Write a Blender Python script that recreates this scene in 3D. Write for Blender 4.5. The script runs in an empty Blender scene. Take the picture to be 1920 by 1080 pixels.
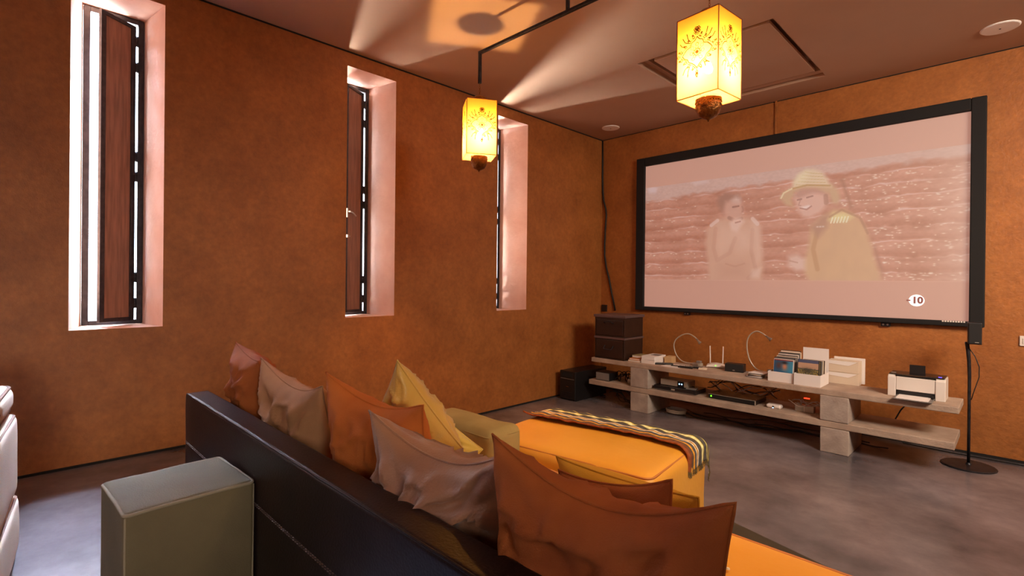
import bpy, math, random
import numpy as np
from mathutils import Vector, Matrix, noise

random.seed(7)
scn = bpy.context.scene
COL = scn.collection

# ------------------------------------------------------------------ camera
cam_d = bpy.data.cameras.new('camera'); cam = bpy.data.objects.new('camera', cam_d); COL.objects.link(cam)
FPX = 951.32
cam_d.sensor_fit = 'HORIZONTAL'; cam_d.sensor_width = 36.0; cam_d.lens = FPX / 1920 * 36
cam_d.shift_y = (529.77 - 540) / 1920
cam_d.clip_start = 0.02; cam_d.clip_end = 200
yaw, pitch, roll = 0.7836, -0.0023, 0.0101
Fv = Vector((-math.sin(yaw) * math.cos(pitch), math.cos(yaw) * math.cos(pitch), math.sin(pitch)))
Rv = Vector((math.cos(yaw), math.sin(yaw), 0)); Uv = Rv.cross(Fv)
R2 = Rv * math.cos(roll) + Uv * math.sin(roll); U2 = -Rv * math.sin(roll) + Uv * math.cos(roll)
cam.matrix_world = Matrix(((R2.x, U2.x, -Fv.x, 0), (R2.y, U2.y, -Fv.y, 0), (R2.z, U2.z, -Fv.z, 1.4), (0, 0, 0, 1)))
scn.camera = cam

# ------------------------------------------------------------------ view, world, lights
vs = scn.view_settings
scn.display_settings.display_device = 'sRGB'
vs.view_transform = 'Standard'; vs.look = 'None'; vs.gamma = 1.0; vs.use_curve_mapping = False
vs.exposure = 0.3
scn.cycles.sample_clamp_indirect = 6.0
scn.cycles.max_bounces = 10; scn.cycles.diffuse_bounces = 6; scn.cycles.transparent_max_bounces = 12
scn.cycles.caustics_reflective = False; scn.cycles.caustics_refractive = False

world = bpy.data.worlds.new('sky'); scn.world = world; world.use_nodes = True
bg = world.node_tree.nodes['Background']; bg.inputs[0].default_value = (0.62, 0.78, 1.0, 1); bg.inputs[1].default_value = 8.0


def light(name, kind, loc, energy, color, target=None, size=None, size_y=None, radius=None, spread=None, angle=None):
    d = bpy.data.lights.new(name, kind); d.energy = energy; d.color = color
    if kind == 'AREA':
        d.shape = 'RECTANGLE' if size_y else 'SQUARE'; d.size = size
        if size_y: d.size_y = size_y
        if spread: d.spread = math.radians(spread)
    if radius is not None: d.shadow_soft_size = radius
    if kind == 'SPOT':
        d.spot_size = math.radians(angle or 60); d.spot_blend = 0.4
    o = bpy.data.objects.new(name, d); COL.objects.link(o); o.location = loc
    if target is not None:
        o.rotation_euler = (Vector(target) - Vector(loc)).to_track_quat('-Z', 'Y').to_euler()
    return o


L, D, C = 3.976, 5.696, 3.31            # left wall, back wall, ceiling
WIN = [-1.462, 0.275, 2.021, 3.756]     # near jambs of the slot windows
WW, ZB, ZT = 0.468, 1.082, 3.188
COOL = (0.88, 0.93, 1.0)
for y0, dy, e in ((0.275, 0.25, 330), (2.021, -0.35, 420), (3.756, -0.35, 420)):      # sky seen by each slot window
    light('window_daylight', 'AREA', (-5.3, y0 + dy, 2.3), e, COOL, target=(-3.9, y0 + 0.25, 1.9), size=1.3, size_y=2.4)
# steep blue skylight coming down through the two rear windows on to the floor behind the sofa
light('sky_down', 'AREA', (-5.6, -1.25, 4.7), 1450, (0.34, 0.56, 1.0), target=(-2.6, -0.45, 0.26), size=1.2, size_y=1.2, spread=40)
light('sky_down', 'AREA', (-5.6, 0.62, 4.6), 900, (0.62, 0.76, 1.0), target=(-1.72, 0.36, 0.8), size=1.0, size_y=1.0, spread=40)
# sun glare thrown up off the bright ground outside, through the slots on to the ceiling
for y0, e in ((0.275, 1000), (2.021, 2500), (3.756, 4200)):
    light('ground_glare', 'AREA', (-5.6, y0 + 0.62, -0.1), e * 1.3, (1.0, 0.95, 0.88), target=(-4.9, y0 + 0.5, 2.1), size=1.5, size_y=1.3)
# unseen fill light added at the rear of the room, behind and above the camera
light('rear_fill', 'AREA', (-0.6, -3.3, 2.8), 6, (1.0, 0.88, 0.80), target=(-1.4, 5.0, 1.0), size=2.6, size_y=0.8, spread=110)
light('side_fill', 'AREA', (3.45, -1.0, 2.2), 4.2, (1.0, 0.90, 0.80), target=(-3.97, 0.45, 0.75), size=0.9, size_y=1.2, spread=36)  # added to brighten the low patch on the left wall
# warm fill lights added at the right side of the room
light('ceiling_fill', 'AREA', (1.7, 2.7, 3.2), 84, (1.0, 0.87, 0.76), target=(-1.6, 5.3, 0.9), size=1.1, size_y=1.1, spread=120)  # added overhead fill for bench and floor; the ceiling is closed here
light('ottoman_fill', 'AREA', (0.45, 1.35, 2.9), 7.0, (1.0, 0.74, 0.38), target=(-1.25, 2.1, 0.6), size=0.35, size_y=0.35, spread=75)  # unseen fill added to warm the ottoman and seat
light('wall_fill', 'AREA', (2.6, 3.4, 2.9), 16, (1.0, 0.74, 0.46), target=(0.1, 5.6, 1.6), size=0.8, size_y=0.8, spread=80)  # fill added to brighten the right end of the back wall

# ------------------------------------------------------------------ helpers
def lin(c):
    return tuple((v / 12.92 if v <= 0.04045 else ((v + 0.055) / 1.055) ** 2.4) for v in (x / 255 for x in c))


def mat(name, rgb, rough=0.6, metal=0.0, rgb2=None, nscale=6.0, bump=0.0, bscale=60.0, spec=0.5, stretch=None, sheen=0.0, coat=0.0,
        detail=6.0, lo=0.35, hi=0.65, emis=None, estr=0.0):
    m = bpy.data.materials.new(name); m.use_nodes = True
    nt = m.node_tree; b = nt.nodes['Principled BSDF']
    b.inputs['Base Color'].default_value = (*lin(rgb), 1)
    b.inputs['Roughness'].default_value = rough; b.inputs['Metallic'].default_value = metal
    b.inputs['Specular IOR Level'].default_value = spec
    b.inputs['Sheen Weight'].default_value = sheen
    b.inputs['Coat Weight'].default_value = coat
    if emis: b.inputs['Emission Color'].default_value = (*lin(emis), 1); b.inputs['Emission Strength'].default_value = estr
    tc = nt.nodes.new('ShaderNodeTexCoord'); mp = nt.nodes.new('ShaderNodeMapping')
    nt.links.new(tc.outputs['Object'], mp.inputs[0])
    if stretch: mp.inputs['Scale'].default_value = stretch
    if rgb2:
        n = nt.nodes.new('ShaderNodeTexNoise'); n.inputs['Scale'].default_value = nscale; n.inputs['Detail'].default_value = detail
        nt.links.new(mp.outputs[0], n.inputs[0])
        r = nt.nodes.new('ShaderNodeValToRGB'); r.color_ramp.elements[0].position = lo; r.color_ramp.elements[1].position = hi
        r.color_ramp.elements[0].color = (*lin(rgb), 1); r.color_ramp.elements[1].color = (*lin(rgb2), 1)
        nt.links.new(n.outputs['Fac'], r.inputs[0]); nt.links.new(r.outputs[0], b.inputs['Base Color'])
    if bump:
        n2 = nt.nodes.new('ShaderNodeTexNoise'); n2.inputs['Scale'].default_value = bscale; n2.inputs['Detail'].default_value = 4
        nt.links.new(mp.outputs[0], n2.inputs[0])
        bp = nt.nodes.new('ShaderNodeBump'); bp.inputs['Strength'].default_value = bump; bp.inputs['Distance'].default_value = 0.01
        nt.links.new(n2.outputs['Fac'], bp.inputs['Height']); nt.links.new(bp.outputs[0], b.inputs['Normal'])
    return m


def painted(name, rough=0.6, emission=0.0):
    m = bpy.data.materials.new(name); m.use_nodes = True
    nt = m.node_tree; b = nt.nodes['Principled BSDF']
    a = nt.nodes.new('ShaderNodeAttribute'); a.attribute_name = 'paint'
    b.inputs['Roughness'].default_value = rough
    nt.links.new(a.outputs['Color'], b.inputs['Base Color'])
    if emission:
        nt.links.new(a.outputs['Color'], b.inputs['Emission Color']); b.inputs['Emission Strength'].default_value = emission
    return m


class MB:
    def __init__(s): s.v = []; s.f = []; s.mi = []
    def quad(s, a, b, c, d, mi=0):
        n = len(s.v); s.v += [tuple(a), tuple(b), tuple(c), tuple(d)]; s.f.append((n, n + 1, n + 2, n + 3)); s.mi.append(mi); return s
    def poly(s, pts, mi=0):
        n = len(s.v); s.v += [tuple(p) for p in pts]; s.f.append(tuple(range(n, n + len(pts)))); s.mi.append(mi); return s
    def box(s, x0, x1, y0, y1, z0, z1, mi=0):
        n = len(s.v)
        s.v += [(x0, y0, z0), (x1, y0, z0), (x1, y1, z0), (x0, y1, z0), (x0, y0, z1), (x1, y0, z1), (x1, y1, z1), (x0, y1, z1)]
        for f in ((0, 3, 2, 1), (4, 5, 6, 7), (0, 1, 5, 4), (1, 2, 6, 5), (2, 3, 7, 6), (3, 0, 4, 7)):
            s.f.append(tuple(n + i for i in f)); s.mi.append(mi)
        return s
    def prism(s, pts, z0, z1, mi=0):
        n = len(s.v); k = len(pts)
        s.v += [(x, y, z0) for x, y in pts] + [(x, y, z1) for x, y in pts]
        s.f.append(tuple(n + i for i in reversed(range(k)))); s.mi.append(mi)
        s.f.append(tuple(n + k + i for i in range(k))); s.mi.append(mi)
        for i in range(k):
            j = (i + 1) % k; s.f.append((n + i, n + j, n + k + j, n + k + i)); s.mi.append(mi)
        return s
    def tube(s, pts, r, seg=8, closed=False, mi=0):
        pts = [Vector(p) for p in pts]; k = len(pts); n = len(s.v)
        rs = r if hasattr(r, '__len__') else [r] * k
        up = Vector((0.123, 0.31, 0.94)).normalized()
        for i, p in enumerate(pts):
            if closed: t = pts[(i + 1) % k] - pts[i - 1]
            else: t = pts[min(i + 1, k - 1)] - pts[max(i - 1, 0)]
            t = t.normalized() if t.length > 1e-9 else Vector((0, 0, 1))
            u = up - t * up.dot(t)
            if u.length < 1e-4: u = Vector((1, 0, 0)) - t * t.x
            u.normalize(); up = u; w = t.cross(u)
            for a in range(seg):
                an = 2 * math.pi * a / seg
                q = p + (u * math.cos(an) + w * math.sin(an)) * rs[i]; s.v.append(tuple(q))
        for i in range(k if closed else k - 1):
            for a in range(seg):
                b = (a + 1) % seg; i2 = (i + 1) % k
                s.f.append((n + i * seg + a, n + i * seg + b, n + i2 * seg + b, n + i2 * seg + a)); s.mi.append(mi)
        if not closed:
            s.f.append(tuple(n + a for a in reversed(range(seg)))); s.mi.append(mi)
            s.f.append(tuple(n + (k - 1) * seg + a for a in range(seg))); s.mi.append(mi)
        return s
    def lathe(s, prof, cx=0, cy=0, cz=0, seg=32, mi=0):
        n = len(s.v); k = len(prof)
        for r, z in prof:
            for a in range(seg):
                an = 2 * math.pi * a / seg; s.v.append((cx + r * math.cos(an), cy + r * math.sin(an), cz + z))
        for i in range(k - 1):
            for a in range(seg):
                b = (a + 1) % seg
                s.f.append((n + i * seg + a, n + i * seg + b, n + (i + 1) * seg + b, n + (i + 1) * seg + a)); s.mi.append(mi)
        s.f.append(tuple(n + a for a in reversed(range(seg)))); s.mi.append(mi)
        s.f.append(tuple(n + (k - 1) * seg + a for a in range(seg))); s.mi.append(mi)
        return s
    def softbox(s, x0, x1, y0, y1, z0, z1, r=0.03, puff=0.0, n=14, sag=None, wob=0.0, seed=0):
        """rounded box whose faces can swell; sampled on an n-grid per face"""
        cx, cy, cz = (x0 + x1) / 2, (y0 + y1) / 2, (z0 + z1) / 2; hx, hy, hz = (x1 - x0) / 2, (y1 - y0) / 2, (z1 - z0) / 2
        base = len(s.v); idx = {}
        def samp(h):
            k = n; e = r / h if h > r else 0.5
            inner = [-1 + e + (2 - 2 * e) * i / (k - 6) for i in range(k - 5)]
            outer = [e * (1 - math.tan(math.pi / 4 * t)) for t in (1, .66, .33)]
            return [-1 + o for o in outer] + inner + [1 - o for o in reversed(outer)]
        sx, sy, sz = samp(hx), samp(hy), samp(hz); m = len(sx)
        def vert(i, j, k):
            if (i, j, k) in idx: return idx[(i, j, k)]
            p = Vector((sx[i] * hx, sy[j] * hy, sz[k] * hz))
            q = Vector((max(-hx + r, min(hx - r, p.x)), max(-hy + r, min(hy - r, p.y)), max(-hz + r, min(hz - r, p.z))))
            d = p - q
            if d.length > 1e-9: p = q + d.normalized() * r
            u, v, w = p.x / hx, p.y / hy, p.z / hz
            fx, fy, fz = max(0, 1 - u * u), max(0, 1 - v * v), max(0, 1 - w * w)
            p.z += (1 if w > 0 else -1) * puff * (fx * fy) ** .6 * abs(w) ** 3
            p.x += (1 if u > 0 else -1) * puff * .6 * (fz * fy) ** .6 * abs(u) ** 3
            p.y += (1 if v > 0 else -1) * puff * .6 * (fx * fz) ** .6 * abs(v) ** 3
            if wob:
                nn = noise.noise_vector(Vector((p.x * 7 + seed, p.y * 7, p.z * 7))) * wob; p += nn
            idx[(i, j, k)] = len(s.v); s.v.append((cx + p.x, cy + p.y, cz + p.z)); return idx[(i, j, k)]
        M_ = m - 1
        for a in range(M_):
            for b in range(M_):
                for f in (((a, b, 0), (a, b + 1, 0), (a + 1, b + 1, 0), (a + 1, b, 0)), ((a, b, M_), (a + 1, b, M_), (a + 1, b + 1, M_), (a, b + 1, M_)),
                          ((a, 0, b), (a + 1, 0, b), (a + 1, 0, b + 1), (a, 0, b + 1)), ((a, M_, b), (a, M_, b + 1), (a + 1, M_, b + 1), (a + 1, M_, b)),
                          ((0, a, b), (0, a, b + 1), (0, a + 1, b + 1), (0, a + 1, b)), ((M_, a, b), (M_, a + 1, b), (M_, a + 1, b + 1), (M_, a, b + 1))):
                    s.f.append(tuple(vert(*t) for t in f)); s.mi.append(0)
        return s


def obj(name, mb, m, parent=None, bevel=0.0, smooth=False, seg=2, loc=None, rotz=0.0):
    me = bpy.data.meshes.new(name); me.from_pydata(mb.v, [], mb.f); me.update()
    ms = m if isinstance(m, (list, tuple)) else [m]
    for x in ms: me.materials.append(x)
    if len(ms) > 1: me.polygons.foreach_set('material_index', mb.mi)
    if smooth: me.polygons.foreach_set('use_smooth', [True] * len(me.polygons))
    o = bpy.data.objects.new(name, me); COL.objects.link(o)
    if parent is not None: o.parent = parent
    if loc: o.location = loc
    if rotz: o.rotation_euler = (0, 0, rotz)
    if bevel:
        bv = o.modifiers.new('bevel', 'BEVEL'); bv.width = bevel; bv.segments = seg; bv.limit_method = 'ANGLE'; bv.angle_limit = math.radians(40)
    return o


def thing(name, label, cat, loc=(0, 0, 0), rotz=0.0, group=None):
    o = bpy.data.objects.new(name, None); COL.objects.link(o); o.empty_display_size = 0.05
    o.location = loc; o.rotation_euler = (0, 0, rotz); o['label'] = label; o['category'] = cat
    if group: o['group'] = group
    return o


def tag(o, label, cat, group=None):
    o['label'] = label; o['category'] = cat
    if group: o['group'] = group
    return o


def struct(name, mb, m, label, parent=None, **k):
    o = obj(name, mb, m, parent, **k)
    if parent is None: o['kind'] = 'structure'; o['label'] = label
    return o


def canvas_mesh(name, img, place, m, parent, thick=None):
    """a flat print: numpy picture (h, w, 3 in sRGB 0-255, row 0 at the top) as vertex colours on a grid; place(u, v) -> point, v up"""
    h, w = img.shape[:2]
    us = np.linspace(0, 1, w + 1); vs_ = np.linspace(0, 1, h + 1)
    verts = [place(u, v) for v in vs_ for u in us]
    i = np.arange(h * w); r, c = i // w, i % w; a = r * (w + 1) + c
    faces = np.stack([a, a + 1, a + w + 2, a + w + 1], 1).tolist()
    me = bpy.data.meshes.new(name); me.from_pydata(verts, [], faces); me.update(); me.materials.append(m)
    at = me.color_attributes.new('paint', 'FLOAT_COLOR', 'CORNER')
    x = np.clip(img[::-1].reshape(-1, 3), 0, 255) / 255.0
    l = np.where(x <= 0.04045, x / 12.92, ((x + 0.055) / 1.055) ** 2.4)
    l4 = np.concatenate([l, np.ones((len(l), 1))], 1)
    at.data.foreach_set('color', np.repeat(l4, 4, 0).astype(np.float32).ravel())
    o = bpy.data.objects.new(name, me); COL.objects.link(o); o.parent = parent
    return o


def grid_xy(x0, x1, y0, y1, w, h):
    return np.meshgrid(np.linspace(x0, x1, w), np.linspace(y1, y0, h))


def pmask(X, Y, pts, soft=0.0):
    n = len(pts); ins = np.zeros(X.shape, bool); dmin = np.full(X.shape, 1e9)
    for i in range(n):
        x1, y1 = pts[i]; x2, y2 = pts[(i + 1) % n]
        c = ((y1 > Y) != (y2 > Y)) & (X < (x2 - x1) * (Y - y1) / ((y2 - y1) or 1e-12) + x1); ins ^= c
        dx, dy = x2 - x1, y2 - y1; t = np.clip(((X - x1) * dx + (Y - y1) * dy) / (dx * dx + dy * dy + 1e-12), 0, 1)
        dmin = np.minimum(dmin, np.hypot(X - x1 - t * dx, Y - y1 - t * dy))
    sd = np.where(ins, dmin, -dmin)
    return np.clip(sd / (soft or 1e-6) * .5 + .5, 0, 1)


def smask(X, Y, pts, wd):
    dmin = np.full(X.shape, 1e9)
    for (x1, y1), (x2, y2) in zip(pts[:-1], pts[1:]):
        dx, dy = x2 - x1, y2 - y1; t = np.clip(((X - x1) * dx + (Y - y1) * dy) / (dx * dx + dy * dy + 1e-12), 0, 1)
        dmin = np.minimum(dmin, np.hypot(X - x1 - t * dx, Y - y1 - t * dy))
    return np.clip((wd - dmin) / (wd * .5) + .5, 0, 1)


def blend(img, m, col, a=1.0):
    m = (m * a)[..., None]; return img * (1 - m) + np.array(col, float) * m


# ------------------------------------------------------------------ materials
M = {}
M['plaster'] = mat('plaster', (146, 84, 34), 0.55, rgb2=(176, 108, 50), nscale=2.6, bump=0.45, bscale=30, detail=15, lo=.30, hi=.72)
def add_grain(m, scale, amount):
    nt = m.node_tree; b = nt.nodes['Principled BSDF']; src = b.inputs['Base Color'].links[0].from_socket
    tc = next(n for n in nt.nodes if n.type == 'MAPPING')
    n = nt.nodes.new('ShaderNodeTexNoise'); n.inputs['Scale'].default_value = scale; n.inputs['Detail'].default_value = 5; n.inputs['Roughness'].default_value = .7; nt.links.new(tc.outputs[0], n.inputs[0])
    r = nt.nodes.new('ShaderNodeMapRange'); r.inputs[1].default_value = .3; r.inputs[2].default_value = .7; r.inputs[3].default_value = 1 - amount; r.inputs[4].default_value = 1 + amount; nt.links.new(n.outputs['Fac'], r.inputs[0])
    x = nt.nodes.new('ShaderNodeVectorMath'); x.operation = 'SCALE'; nt.links.new(src, x.inputs[0]); nt.links.new(r.outputs[0], x.inputs['Scale']); nt.links.new(x.outputs[0], b.inputs['Base Color'])


add_grain(M['plaster'], 26, .16)
_n = [n for n in M['plaster'].node_tree.nodes if n.type == 'TEX_NOISE']
for q in _n:
    q.inputs['Roughness'].default_value = .66
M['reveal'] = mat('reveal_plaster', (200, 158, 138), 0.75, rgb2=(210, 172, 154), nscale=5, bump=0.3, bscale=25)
M['ceiling'] = mat('ceiling_paint', (188, 152, 126), 0.8, rgb2=(193, 157, 131), nscale=1.5)
M['concrete_floor'] = mat('polished_concrete', (80, 74, 78), 0.24, rgb2=(142, 130, 132), nscale=1.5, bump=0.05, bscale=9, detail=9, lo=.3, hi=.7, spec=.6)
add_grain(M['concrete_floor'], 7, .14)
M['joint'] = mat('dark_joint', (22, 16, 13), 0.9)
M['metal_dark'] = mat('dark_metal', (34, 32, 36), 0.42, metal=.5, rgb2=(54, 50, 54), nscale=30)
M['wood_panel'] = mat('shutter_board', (112, 78, 60), 0.5, rgb2=(138, 98, 78), nscale=7, stretch=(9, 9, .7))
M['steel'] = mat('brushed_steel', (190, 186, 180), 0.3, metal=1.0)
M['frame_black'] = mat('black_velvet', (14, 11, 12), 0.85, rgb2=(20, 16, 17), nscale=150)
M['concrete'] = mat('cast_concrete', (158, 140, 128), 0.85, rgb2=(180, 162, 148), nscale=9, bump=0.35, bscale=70)
M['slab'] = mat('slab_concrete', (160, 136, 118), 0.85, rgb2=(182, 158, 138), nscale=6, bump=0.4, bscale=60)
M['leather_dark'] = mat('dark_leather', (28, 16, 16), 0.31, rgb2=(40, 23, 20), nscale=5, bump=0.10, bscale=160, spec=.14)
M['leather_tan'] = mat('tan_leather', (228, 158, 54), 0.45, rgb2=(236, 170, 70), nscale=3, bump=0.12, bscale=40)
M['piping_tan'] = mat('tan_piping', (196, 120, 62), 0.5)
M['canvas_grey'] = mat('grey_green_canvas', (104, 90, 62), 0.8, rgb2=(118, 102, 72), nscale=5, bump=0.25, bscale=250)
M['canvas_pipe'] = mat('canvas_piping', (150, 134, 108), 0.8)
M['cream'] = mat('cream_fabric', (222, 198, 174), 0.8, bump=.2, bscale=200, rgb2=(230, 208, 186), nscale=4)
M['cream_pipe'] = mat('brown_piping', (120, 84, 62), 0.8)
M['linen_orange'] = mat('orange_linen', (190, 96, 30), 0.88, rgb2=(206, 112, 42), nscale=7, bump=.22, bscale=420)
M['linen_rust'] = mat('rust_linen', (152, 72, 24), 0.88, rgb2=(174, 90, 34), nscale=8, bump=.22, bscale=420)
M['linen_brown'] = mat('brown_cotton', (168, 116, 76), 0.8, rgb2=(184, 130, 88), nscale=8, bump=.2, bscale=420)
M['satin_taupe'] = mat('taupe_satin', (150, 100, 74), 0.42, rgb2=(174, 122, 90), nscale=4, bump=.15, bscale=180, sheen=.3)
M['satin_gold'] = mat('gold_satin', (206, 160, 70), 0.38, rgb2=(216, 172, 84), nscale=4, bump=.15, bscale=180, sheen=.3)
M['satin_yellow'] = mat('yellow_satin', (214, 182, 84), 0.36, rgb2=(222, 192, 98), nscale=4, sheen=.3)
M['olive'] = mat('olive_cotton', (142, 124, 80), 0.85, rgb2=(156, 138, 92), nscale=8, bump=.2, bscale=420)
M['mustard'] = mat('mustard_cotton', (216, 152, 40), 0.85, bump=.2, bscale=420)
M['black_plastic'] = mat('black_plastic', (22, 20, 21), 0.4)
M['black_matte'] = mat('black_matte_cloth', (24, 20, 19), 0.8)
M['dark_gloss'] = mat('dark_gloss', (30, 27, 27), 0.22)
M['brown_box'] = mat('brown_lacquer', (42, 25, 19), 0.38, rgb2=(50, 30, 22), nscale=12)
M['brown_rim'] = mat('brown_metal_rim', (112, 92, 90), 0.35, metal=.4)
M['white_plastic'] = mat('white_plastic', (226, 214, 204), 0.4)
M['speaker_white'] = mat('speaker_white', (254, 248, 242), 0.6)
M['white_paper'] = mat('white_paper', (232, 222, 216), 0.75)
M['ivory_paper'] = mat('ivory_paper', (216, 196, 172), 0.75)
M['tan_paper'] = mat('tan_cardboard', (196, 158, 112), 0.8)
M['grey_plastic'] = mat('grey_plastic', (120, 112, 106), 0.5)
M['silver'] = mat('silver_plastic', (184, 172, 156), 0.4, metal=.3)
M['cable'] = mat('black_cable', (20, 16, 15), 0.6)
M['cable_white'] = mat('white_cable', (196, 182, 168), 0.6)
M['brass'] = mat('embossed_brass', (150, 96, 44), 0.38, metal=.85, rgb2=(110, 62, 26), nscale=40, bump=.8, bscale=60)
M['wire'] = mat('shade_wire', (96, 44, 12), 0.6)
M['paint'] = painted('printed_picture', 0.35)


def glow(name, rgb, e): return mat(name, rgb, 0.5, emis=rgb, estr=e)


M['led_blue'] = glow('blue_led', (150, 200, 255), 6); M['led_green'] = glow('green_led', (90, 255, 30), 4); M['led_red'] = glow('red_led', (255, 40, 20), 5)
M['led_violet'] = glow('violet_button', (80, 70, 255), 2.5)

# ------------------------------------------------------------------ room shell
YB, XR = -3.6, 3.6                       # rear wall and right wall
EDGE = [(-L, 2.45), (-1.6, 2.50), (-0.977, 2.476), (-0.609, 2.375), (0.4, 2.10), (XR, 1.5)]
struct('floor', MB().box(-L - .05, XR, 1.3, D + .05, -0.15, 0), M['concrete_floor'], 'dark polished concrete main floor in front of the screen')
struct('floor', MB().prism([(-L - .02, YB), (XR, YB)] + list(reversed(EDGE))[:] , 0.0, 0.26), M['concrete_floor'], 'raised dark concrete rear floor under the sofa', bevel=.006)

M['dim_concrete'] = mat('dim_riser_front', (58, 50, 38), 0.6, rgb2=(70, 60, 46), nscale=6)  # dark slab laid on the concrete for the dim, unreflecting riser front
struct('riser_shade', MB().prism([(-1.6, 2.2), (-.3, 2.0), (1.2, 1.6), (1.2, 1.86), (0.4, 2.095), (-0.609, 2.37), (-0.977, 2.471), (-1.6, 2.495)], .2601, .264), M['dim_concrete'], 'thin dark slab added for the dim front of the raised rear floor')
# left wall with splayed slot windows
wl = MB(); YS = [YB] + [v for y in WIN for v in (y, y + WW)] + [D]
for a, b in zip(YS[0::2], YS[1::2]): wl.quad((-L, a, 0), (-L, b, 0), (-L, b, C), (-L, a, C), 0)
XO = -4.42
for y0 in WIN:
    a, b = y0, y0 + WW; c, d = y0 + .093, y0 + .42
    wl.quad((-L, a, 0), (-L, b, 0), (-L, b, ZB), (-L, a, ZB), 0); wl.quad((-L, a, ZT), (-L, b, ZT), (-L, b, C), (-L, a, C), 0)
    i_, o_ = [(-L, a, ZB), (-L, b, ZB), (-L, b, ZT), (-L, a, ZT)], [(XO, c, ZB - .008), (XO, d, ZB - .008), (XO, d, ZT + .02), (XO, c, ZT + .02)]
    for k in range(4):
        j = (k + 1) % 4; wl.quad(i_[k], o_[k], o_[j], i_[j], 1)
    # outer shell around the opening
    ys = [y0 - .64, c, d, y0 + 1.10]
    wl.quad((XO - .02, ys[0], 0), (XO - .02, ys[1], 0), (XO - .02, ys[1], C), (XO - .02, ys[0], C), 0)
    wl.quad((XO - .02, ys[2], 0), (XO - .02, ys[3], 0), (XO - .02, ys[3], C), (XO - .02, ys[2], C), 0)
    wl.quad((XO - .02, c, 0), (XO - .02, d, 0), (XO - .02, d, ZB), (XO - .02, c, ZB), 0)
    wl.quad((XO - .02, c, ZT), (XO - .02, d, ZT), (XO - .02, d, C), (XO - .02, c, C), 0)
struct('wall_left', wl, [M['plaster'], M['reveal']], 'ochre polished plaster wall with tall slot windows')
struct('wall_back', MB().box(-L - .5, XR + .2, D, D + .2, -.1, C + .1), M['plaster'], 'ochre plaster wall behind the projection screen')
struct('wall_right', MB().box(XR, XR + .2, YB, D, 0, C), M['plaster'], 'ochre plaster wall at the right side of the room')
struct('wall_rear', MB().box(-L - .5, XR + .2, YB - .2, YB, 0, C), M['plaster'], 'ochre plaster wall behind the viewer')
# ceiling with the hatch recess
hx0, hx1, hy0, hy1 = -2.37, -1.26, 3.90, 5.30
ce = MB()
X0, X1, Y0_, Y1_ = -L - .5, XR + .2, YB - .2, D + .2
for r_ in ((X0, hx0, Y0_, Y1_), (hx1, X1, Y0_, Y1_), (hx0, hx1, Y0_, hy0), (hx0, hx1, hy1, Y1_)): ce.quad((r_[0], r_[2], C), (r_[0], r_[3], C), (r_[1], r_[3], C), (r_[1], r_[2], C))
hz = C + .13
for (a, b) in (((hx0, hy0), (hx1, hy0)), ((hx1, hy0), (hx1, hy1)), ((hx1, hy1), (hx0, hy1)), ((hx0, hy1), (hx0, hy0))):
    ce.quad((*a, C), (*b, C), (*b, hz), (*a, hz))
ce.quad((hx0, hy0, hz), (hx0, hy1, hz), (hx1, hy1, hz), (hx1, hy0, hz))
ce.quad((X0, Y0_, C + .3), (X1, Y0_, C + .3), (X1, Y1_, C + .3), (X0, Y1_, C + .3))
struct('ceiling', ce, M['ceiling'], 'taupe painted ceiling with a recessed hatch')
h = thing('ceiling_hatch', 'square flush access hatch set into the taupe ceiling above the screen', 'hatch', (-1.84, 4.6, C))
obj('hatch_panel', MB().box(-.40, .535, -.64, .54, .004, .03), M['ceiling'], h, bevel=.004)
obj('hatch_rim', MB().box(-.53, -.49, -.70, .70, .055, .128).box(.54, .58, -.70, .70, .055, .128).box(-.53, .58, .585, .66, .02, .128), M['ceiling'], h)
struct('baseboard_left', MB().box(-L, -L + .006, YB, 2.3, .26, .275).box(-L, -L + .006, 2.3, D, 0, .018), M['joint'], 'dark shadow joint at the foot of the left wall')
struct('baseboard_back', MB().box(-L, XR, D - .006, D, 0, .022), M['joint'], 'dark shadow joint at the foot of the back wall')
struct('trim_1', MB().box(-L, -L + .005, YB, D, C - .012, C - .001).box(-L, XR, D - .004, D, C - .008, C - .001), M['joint'], 'dark shadow line along the ceiling edge')
struct('ground', MB().box(-40, XO - .5, -40, 40, -.3, -.2), mat('pale_gravel', (196, 186, 168), .9, rgb2=(212, 202, 184), nscale=30), 'pale ground outside the slot windows')

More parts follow.
